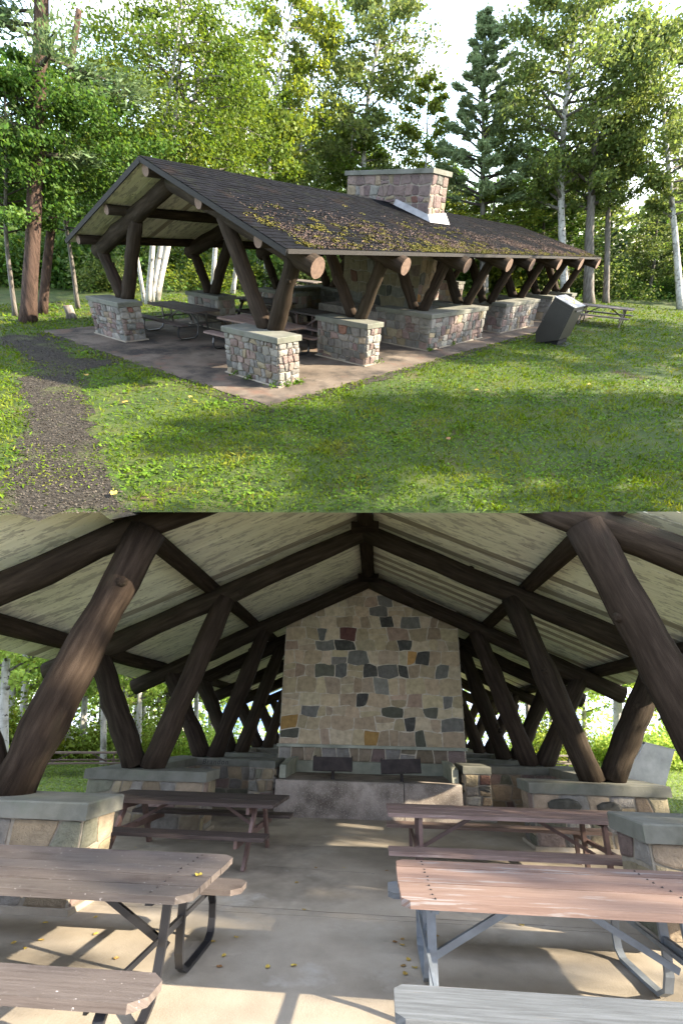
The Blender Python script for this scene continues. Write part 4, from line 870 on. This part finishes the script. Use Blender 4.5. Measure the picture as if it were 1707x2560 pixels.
def fallen(frame, x, y, z, k, s, rz, label, group): return tag(put('fallen_leaf', LV[k], None, frame @ Matrix.Translation((x, y, z)) @ Matrix.Rotation(rz, 4, 'Z') @ Matrix.Scale(s, 4)), label, 'leaf', group)
for i, (x, y) in enumerate([(-3.6, -2.9), (-5.6, -6.2), (-3.2, -.6), (-.7, -8.2), (-2.5, -3.4), (2.6, -7.1), (5.4, -8.8)]):
    fallen(F, x, y, .05, i % 4, 1.3, i * 1.1, ('yellow' if i % 4 < 3 else 'brown') + ' fallen leaf lying on the lawn in front of the shelter', 'fallen leaves on the lawn, ' + ('yellow' if i % 4 < 3 else 'brown'))
# ================================================================= LOWER SITE
F = M_L
nL = R_L.T @ np.array([0, 1.0, .1050]); CUT = (Vector(CAM_L), Vector(nL).normalized())    # the brow of the bank cuts the shelter's front open
D_ = 3.552; BX = [D_, 2 * D_, 3 * D_, 13.12, 16.67, 20.2, 23.8]
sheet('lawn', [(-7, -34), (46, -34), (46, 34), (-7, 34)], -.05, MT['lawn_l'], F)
fl_ = sheet('concrete_floor', [(-6, -5.7), (25, -5.7), (25, 5.7), (-6, 5.7)], -.02, MT['gravel'], F, thick=.06)
xs_ = [-6, 1.02, 3.45, 6.3, 8.72, 12, 16, 20, 25]
for a, b in zip(xs_[:-1], xs_[1:]):
    m = MB(); m.box(((a + b) / 2, 0, -.012), (b - a - .012, 11.36, .028)); o = build('floor_panel', m, MT['slab'], fl_)
for i, (a, b) in enumerate([((3.52, -2.6), (3.62, 1.9)), ((6.36, -1.6), (6.25, 2.2)), ((5.0, -.2), (5.1, 1.3))]):
    r_ = random.Random(i); a = Vector((*a, .0034)); b = Vector((*b, .0034)); nn = Vector((-(b - a).y, (b - a).x, 0)).normalized(); m = MB(); k = 22
    for j in range(k + 1):
        p = a.lerp(b, j / k) + nn * r_.uniform(-.012, .012); w_ = r_.uniform(.0015, .004); m.v += [tuple(p - nn * w_), tuple(p + nn * w_)]
    for j in range(k): m.face([2 * j, 2 * j + 2, 2 * j + 3, 2 * j + 1])
    build('crack', m, MT['dark_gap'], fl_)
def topL(x, y): return 6.28 - .451 * abs(y)
def axL(x, y, s): return 5.8 - .474 * abs(y)
PL = dict(seed=12, top=topL, yeR=7.0, yeL=7.0, x0=.0, x1=25.2, bw=.225, xfar=15, bare=(.10, .20), endm='log_painted_end', xs=BX, ax=axL, ylL=6.5, ylR=6.5, rr=.215, pur=(0, 3.3, 6.05, -3.3, -6.05), pr=.16,
          px=BX, iny=2.94, outy=5.5, vy=4.16, k=1.5, hc=1.0, pp=.235)
sl, roofL = shelter(F, 'inside of the log picnic shelter, cream board ceiling on dark brown logs, open gable end', PL)
m = MB()
for x in BX[1:3]:
    for s in (-1, 1):
        a = Vector((x - .235, 0, 5.82)); m = MB(); m.box(a + Vector((0, s * .02, 0)), (.02, .55, .26)); build('gusset_plate', m, MT['log'], sl, cut=True)
def lpier(label, seed, x0, x1, y0, y1, faces, cw=.36, ch_=.25, **k):
    fs = {'x': fx, 'r': fr, 'l': fl, 'b': fb}
    return pier(F, label, seed, x0, x1, y0, y1, 1.0, .165, cw, ch_, PAL_L, [fs[s](x0, x1, y0, y1) for s in faces], joint=.012, proud=.02, over=.055, **k)
lpier('nearest stone pier on the left with thick concrete cap, behind the brown table', 201, D_ - .42, D_ + .2, 2.82, 4.97, 'xr', .42, .27)
lpier('nearest stone pier on the right with thick concrete cap, beside the pink peeled table', 202, D_ - .42, D_ + .2, -4.97, -2.82, 'xl', .42, .27)
def lbox(label, seed, sgn, xa, xb, wing=True, join=False, cw=.36):
    a0, a1 = xa - .42, xa + .2; y0, y1 = 2.82, 4.97; w0 = xb - .48; w1 = xb + .25
    A = (a0, a1, y0, y1); S = (a1, w0, 4.32, y1); Wg = (w0, w1, 2.42, y1)
    if sgn < 0: A, S, Wg = [(a, b, -d, -c) for a, b, c, d in (A, S, Wg)]
    over = .055; caps = [A, (S[0] + 2 * over, S[1] - 2 * over, S[2], S[3]), Wg]
    faces = [fx(*A), fx(*Wg)]
    if sgn > 0: faces += [fr(*A), fr(*S)]
    else: faces += [fl(*A), fl(*S)]
    return pier(F, label, seed, a0, w1, min(y0, -y1) if sgn < 0 else 2.42, y1 if sgn > 0 else -2.42, 1.0, .165, cw, .25, PAL_L, faces, name='low_stone_wall', cat='low wall', cores=[A, S, Wg], caprects=caps, joint=.012, proud=.02, over=over, join=join)
wl_ = lbox('low stone wall left of the fireplace with scratched writing on its cap and a pair of leaning posts', 211, 1, 2 * D_, 3 * D_)
lbox('low stone wall right of the fireplace with two big dark stones under its cap', 212, -1, 2 * D_, 3 * D_)
lbox('far low wall beyond the fireplace on the left', 213, 1, 13.12, 16.67, join=True)
lbox('far low wall beyond the fireplace on the right', 214, -1, 13.12, 16.67, join=True)
lpier('distant stone pier on the left side past the fireplace', 215, 19.8, 20.4, 2.82, 4.97, 'x', join=True)
lpier('distant stone pier on the right side past the fireplace', 216, 19.8, 20.4, -4.97, -2.82, 'x', join=True)
# scratched name on the cap edge
cu = bpy.data.curves.new('writing', 'FONT'); cu.body = 'Brandon'; cu.size = .17; cu.extrude = .0; cu.space_character = 1.15; cu.shear = .15
tmp = bpy.data.objects.new('writing', cu); COL.objects.link(tmp); bpy.context.view_layer.update()
me = bpy.data.meshes.new_from_object(tmp.evaluated_get(bpy.context.evaluated_depsgraph_get())); bpy.data.objects.remove(tmp); me.name = 'graffiti'; me.materials.clear(); me.materials.append(MT['ink'])
o = put('graffiti', me, wl_); wr = (wl_.matrix_world.inverted() @ F)
o.matrix_local = wr @ Matrix(((0, 0, -1, 3 * D_ - .48 - .059), (-1, 0, 0, 4.12), (0, 1, 0, .868), (0, 0, 0, 1)))
# two big dark stones set into the right wall
rw = [o for o in bpy.data.objects if o.get('label', '').startswith('low stone wall right')][0]
rr_ = random.Random(8); inv = rw.matrix_world.inverted() @ F
for (yc, zc, ww, hh) in ((-3.32, .66, .62, .26), (-4.02, .64, .46, .25)):
    n = 9; poly = [(ww / 2 + math.cos(2 * PI * k / n) * ww / 2 * rr_.uniform(.88, 1.05), hh / 2 + math.sin(2 * PI * k / n) * hh / 2 * rr_.uniform(.85, 1.08)) for k in range(n)]
    mb = stone_mesh(rr_, poly, inv @ Vector((2 * D_ - .42 - .022, yc + ww / 2, zc - hh / 2)), Vector((0, -1, 0)), Vector((0, 0, 1)), Vector((-1, 0, 0)), .004, .05, 'slate'); o = build('stone', mb, ST['slate'], rw, label='large dark rounded stone')
# ---- fireplace
fp = thing('stone_fireplace', 'tall gabled fireplace wall of tan fieldstones with scattered dark stones, concrete hearth at its foot', 'fireplace', F, (10.95, 0, 0))
wy0, wy1 = -2.50, 2.38
m = MB(); m.prism([(wy0, 0), (wy1, 0), (wy1, 6.12 - .451 * wy1), (0, 6.12), (wy0, 6.12 + .451 * wy0)], .0, 1.05, 0); build('mortar_core', m, MT['mortar_pale'], fp)
rng = random.Random(300); O = Vector((0, wy1, 1.35)); zb = 1.35
ext = [(-.451, 1, 6.1 - .451 * wy1 - zb), (.451, 1, 6.1 + .451 * wy1 - zb)]
cells = mosaic(rng, wy1 - wy0, 4.8, .41, .34, ext, .21)
def wyz(X, Y): px = X * .3827 + 690; row = Y * .3827 + 1280; return ((px - 709) / 444 * (wy1 - wy0), 4.22 - (row - 1592) / 94.5 - zb)
spec = [('slate', 455, 885), ('slate', 865, 860), ('slate', 965, 985), ('slate', 865, 1060), ('slate', 575, 1225), ('slate', 905, 1425), ('slate', 755, 720), ('slate', 595, 1080), ('green', 285, 1035), ('blue', 270, 830), ('blue', 460, 1030), ('green', 1005, 1290), ('green', 165, 1470), ('green', 805, 1300), ('green', 900, 1505),
        ('granite', 1075, 1080), ('granite', 555, 910), ('granite', 770, 1060), ('granite', 880, 730), ('ochre', 905, 960), ('ochre', 85, 1415), ('ochre', 665, 1430), ('red', 505, 820), ('granite', 290, 920), ('granite', 690, 1060), ('pale', 375, 1000)]
cen = [(sum(p[0] for p in c) / len(c), sum(p[1] for p in c) / len(c)) for c in cells]; given = {}
for nme, X, Y in spec:
    p = wyz(X, Y); k = min((i for i in range(len(cells)) if i not in given), key=lambda i: math.dist(cen[i], p)); given[k] = nme
PALW = [('wall', 11), ('wallb', 8), ('wallp', 3), ('granite', .6)]
for i, c in enumerate(cells):
    mt = given.get(i) or pick(rng, PALW); mb = stone_mesh(rng, c, O, Vector((0, -1, 0)), Vector((0, 0, 1)), Vector((-1, 0, 0)), .006, .013, mt)
    if mb: build('stone', mb, ST[mt], fp)
stones(fp, 305, (0, wy1, .95), (0, -1, 0), (0, 0, 1), wy1 - wy0, .36, .30, .34, [('buff', 4), ('pink', 3), ('pale', 2), ('tan', 3), ('green', 1)], .013, .03)
stones(fp, 306, (1.05, wy1, .05), (-1, 0, 0), (0, 0, 1), 1.05, 4.9, .34, .3, PAL_C, .013, .022)
stones(fp, 307, (0, wy0, .05), (1, 0, 0), (0, 0, 1), 1.05, 4.9, .34, .3, PAL_C, .013, .022)
m = MB(); m.box((-.055, (wy0 + wy1) / 2, 1.325), (.17, wy1 - wy0 + .06, .075)); build('mantel_ledge', m, MT['panel'], fp)
for a, b in ((1.96, -.785), (-.80, -2.0)):
    m = MB(); m.prism([(-2.22, 0), (-.02, 0), (-.02, .70), (-2.19, .706), (-2.22, .675)][::-1], b, a, 1); build('hearth_block', m, MT['hearth'], fp)
m = MB(); m.box((-.30, -.02, .845), (.22, 3.8, .27)); build('back_panel', m, MT['panel'], fp)
for s, yy in ((1, 1.88), (-1, -1.92)):
    m = MB(); m.prism([(-1.9, .71), (-.19, .71), (-.19, 1.06), (-1.15, 1.06), (-1.9, .98)][::-1], yy - .07, yy + .07, 1); build('side_panel', m, MT['panel'], fp)
for s, lb in ((1, 'left'), (-1, 'right')):
    a, b = (2.06, 2.62) if s > 0 else (-2.66, -2.1)
    pier(F, 'short rough stone stub wall closing the %s end of the hearth' % lb, 320 + s, 9.0, 10.1, a, b, 1.06, .15, .27, .2, PAL_L, [fx(9.0, 10.1, a, b), (fr if s > 0 else fl)(9.0, 10.1, a, b)], name='stub_wall', cat='low wall', over=.02, joint=.014, proud=.04)
def grill(label, x, y, rz):
    t_ = thing('park_grill', label, 'grill', F, (x, y, .706), rz)
    m = MB(); m.box((0, 0, .09), (.07, .07, .2)); build('post', m, MT['rust'], t_)
    w, h = .42, .27
    m = MB(); m.prism([(-w, .20), (w, .20), (w * 1.02, .20 + h), (-w * 1.02, .20 + h)][::1], -.29, -.275, 0); build('back_plate', m, MT['rust'], t_)
    m = MB(); m.box((0, 0, .185), (.58, .86, .014)); build('fire_pan', m, MT['rust'], t_)
    for s in (-1, 1):
        m = MB(); m.box((0, s * (w + .005), .20 + h / 2), (.58, .012, h)); build('side_plate', m, MT['rust'], t_)
    nrr = np.random.default_rng(3); P_ = nrr.uniform((-.25, -.38, .195), (.25, .38, .225), (260, 3)); V, Q = leaves(nrr, P_, .05, up=.6); o = put('ash', fast_mesh('ash', V, Q, MT['ash']), t_); o['kind'] = 'stuff'
    m = MB()
    for k in range(9): m.tube([(-.27, -.36 + k * .09, .40), (.27, -.36 + k * .09, .40)], .007, 5)
    build('grate', m, MT['rust'], t_)
    return t_
grill('left of the two sooty iron grills standing on the concrete hearth', 9.2, .76, .03)
grill('right of the two sooty iron grills standing on the concrete hearth, slightly tilted', 9.1, -.77, -.06).matrix_world @= Matrix.Rotation(-.05, 4, 'X')
# ---- tables in the lower shelter
table(F, 'brown painted picnic table at the lower left with bird droppings and black curved legs', (1.83, 2.45, 0), 0, 3.0, MT['brown_table'], MT['brown_table'], MT['black_steel'], seed=21, tw=1.05, bo=.88, bw=.32, legs=(-1.22, 1.3), ch=.085, bolts=True)
table(F, 'pink peeled picnic table at the lower right with a weathered grey near bench', (1.93, -1.95, 0), 0, 3.1, MT['peeled_table'], MT['grey_bench'], MT['grey_steel'], seed=22, tw=1.0, bo=.93, bw=.33, bench2=MT['grey_bench'], legs=(-.35, 1.33), ch=.055, bl=.06, bolts=True)
table(F, 'dark wooden A-frame picnic table left of the hearth', (5.5, 2.5, 0), -.02, 2.65, MT['dark_table'], MT['dark_table'], MT['brown_steel'], 'wood', seed=23, tw=1.08, bo=.82, bw=.3, ch=0, legs=(-1.0, .95))
table(F, 'reddish brown picnic table with straight square steel legs, right of the aisle', (5.1, -2.0, 0), 0, 3.25, MT['worn_table'], MT['worn_table'], MT['brown_steel'], 'steel', seed=24, tw=.86, bo=.82, bw=.28, ch=0, legs=(-1.1, 1.2))
table(F, 'brown picnic table out on the grass on the left, beyond the shelter', (15.9, 10.9, -.05), .5, 2.9, MT['worn_table'], MT['worn_table'], MT['brown_steel'], 'steel', seed=25, tw=.9, bo=.85, bw=.3, ch=0)
table(F, 'small far picnic table on the grass beyond the posts on the right', (23.4, -9.1, -.05), .2, 2.2, MT['old_wood'], MT['old_wood'], MT['old_wood'], 'wood', seed=26, tw=.9, bo=.8, bw=.28, ch=0)
bin_(F, 'brown slanted metal litter bin outside right, coloured pale taupe as if brightly lit', (12.0, -6.9, -.05), [(.55, .0), (.42, .35), (-.62, 1.62), (-1.35, 1.45), (-.75, .2)], 1.3, MT['bin_l'], None)
LP = [(3.11, 2.5), (2.92, 2.88), (3.45, 2.48), (2.75, 2.28), (2.57, 2.67), (2.41, 2.69), (2.49, 2.86), (2.34, 1.86), (2.32, 1.0), (2.5, 1.02), (2.74, 1.2), (2.86, 1.02), (2.36, .62), (2.41, .42), (3.6, .52), (5.12, .59), (4.46, .74), (5.74, 3.44), (3.02, -.47), (2.95, -.4), (2.9, -.46), (2.63, -.5), (2.52, -.45), (2.5, -.54), (2.39, -.46), (3.13, -.79), (3.5, -1.66), (2.62, -2.32), (5.14, -.36), (5.18, .22), (8.5, .7)]
for i, (x, y) in enumerate(LP):
    br = i in (7, 8, 15, 18, 19, 22, 25, 28, 30); left = y > 0
    lb = ('brown curled' if br else 'yellow') + ' fallen leaf on the concrete floor ' + ('left of the aisle, by the brown table' if left else 'at the foot of the pink table')
    fallen(F, x, y, .006, (3 + i % 2) if br else i % 3, .58, i * 2.1, lb, lb.split(' on the')[0] + 's ' + ('left' if left else 'right'))
fallen(F, 1.74, 1.05, .768, 1, .8, .5, 'yellow leaf lying on the corner of the brown table top', None)
fallen(F, 1.95, -.93, .768, 0, .01, .5, 'x', None) if False else None
# ---- trees and bushes round the lower shelter
CLx, CLy = CAM_L[0], CAM_L[1]
def limit(x, y, lx=0, ly=0):
    p = Vector((x, y, 0)); d = Vector((lx, ly, 1)); return (CUT[0] - p).dot(CUT[1]) / d.dot(CUT[1])
rng = random.Random(99)
def zoneL(tn): return 'beyond the left posts, by the picnic table' if tn < -.6 else 'beyond the left posts, nearer the fireplace' if tn < 0 else 'between the right posts' if tn < .5 else 'behind the taupe bin'
kl = []
for i, (leaf, bark, R, n, nm, lb) in enumerate([('lightened_leaf', B, 1.7, 4000, 'birch_tree', 'white birch trunk among the green outside the lower shelter'), ('lightened_leaf', B, 1.6, 3500, 'birch_tree', 'slim birch with bright leaves outside the lower shelter'), ('bright_leaf', Gy, 1.9, 4500, 'leafy_tree', 'grey-trunked leafy tree outside the lower shelter')]):
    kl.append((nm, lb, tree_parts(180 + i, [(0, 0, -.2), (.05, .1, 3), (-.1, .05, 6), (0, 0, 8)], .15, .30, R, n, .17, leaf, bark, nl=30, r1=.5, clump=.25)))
def ltree(k, x, y, h, s, grp, label=None):
    tn = -(y - CLy) / (x - CLx); lx, ly = -.03, -.27 * tn; h = min(h, .92 * limit(x, y, lx, ly))
    if h < 2: return
    M = lean_m(x, y, lx, ly, s, h / 8, rng.uniform(0, 6.28)); M.translation.z = -.05
    return place(kl[k], F, M, grp, label)
for x, y, k, h_, s_ in [(.5, -13.5, 2, 8, 1.2), (4, -15, 0, 9, 1.3), (8.5, -18, 1, 9, 1.4)]:  # unseen trees, added to break the low sun into streaks on the floor
    ltree(k, x, y, h_, s_, 'trees just right of the lower shelter', 'unseen shade tree on the sunny side close to the lower shelter')
for x, y, k, s, lb in [(14.4, 12.6, 0, 1.1, 'leftmost white birch trunk beyond the far picnic table'), (18.5, 15.2, 0, 1.2, 'white birch just left of the second leaning post'), (19.5, 12.0, 1, .9, 'thin birch behind the outdoor picnic table'), (24.0, 14.0, 0, 1.3, 'pale birch trunk seen between the left posts'),
                     (21.5, -11.0, 0, 1.55, 'thick pale birch trunk between the right posts'), (33, -10.5, 0, 1.2, 'white birch far behind the right posts'), (27, -8.8, 2, 1.0, 'grey bent tree behind the right posts')]:
    ltree(k, x, y, 11, s, None, lb)
n = 0; spots = []
while n < 44:
    side = rng.choice((-1, -1, 1)); dx = rng.uniform(17, 44); tn = side * rng.uniform(.20, 1.0); x = CLx + dx; y = CLy - tn * dx
    if abs(y) < 9.5 or (side > 0 and dx < 30 and abs(y) < 22) or (side < 0 and x < 20 and y < 15): continue
    if any((x - a) ** 2 + (y - b) ** 2 < 2.6 for a, b in spots): continue
    spots.append((x, y)); k = rng.choice((0, 0, 1, 2)); ltree(k, x, y, rng.uniform(8, 11), rng.uniform(.8, 1.2), 'trees ' + zoneL(tn) + ': ' + kl[k][1].split(' among')[0].split(' outside')[0], kl[k][1].split(' among')[0].split(' outside')[0] + ' ' + zoneL(tn)); n += 1
for i in range(64):
    side = -1 if i % 5 < 3 else 1; tn = side * rng.uniform(.16, 1.05); dx = rng.uniform(20, 32) if side < 0 else rng.uniform(29, 38); x = CLx + dx; y = CLy - tn * dx
    if abs(y) < 9.0: continue
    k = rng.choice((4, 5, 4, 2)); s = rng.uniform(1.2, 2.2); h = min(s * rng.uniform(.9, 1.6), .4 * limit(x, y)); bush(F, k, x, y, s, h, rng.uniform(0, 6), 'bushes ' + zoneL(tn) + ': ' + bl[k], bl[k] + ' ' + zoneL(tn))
nr = np.random.default_rng(19); nf = 9000; dx = nr.uniform(36, 52, nf); tn = nr.uniform(-1.1, 1.1, nf); x = CLx + dx; y = CLy - tn * dx
zz = nr.uniform(0, 1, nf) * np.minimum(11, np.array([.85 * limit(a, b) for a, b in zip(x, y)])) * (.45 + .15 * np.sin(tn * 37))
V, Q = leaves(nr, np.stack([x, y, zz], 1), .40, up=.2, aspect=.75); o = put('far_woods', fast_mesh('far_woods', V, Q, MT['lightened_leaf']), None, F); o['kind'] = 'stuff'
nu = 60000; x = nr.uniform(6, 34, nu); y = nr.uniform(5.6, 20, nu) * np.where(nr.uniform(0, 1, nu) < .6, 1, -1); P_ = np.stack([x, y, nr.uniform(-.05, .05, nu)], 1)
V, Q = leaves(nr, P_, .10, up=.6, aspect=.4); o = put('grass', fast_mesh('grass', V, Q, MT['grass_lit']), None, F); o['kind'] = 'stuff'
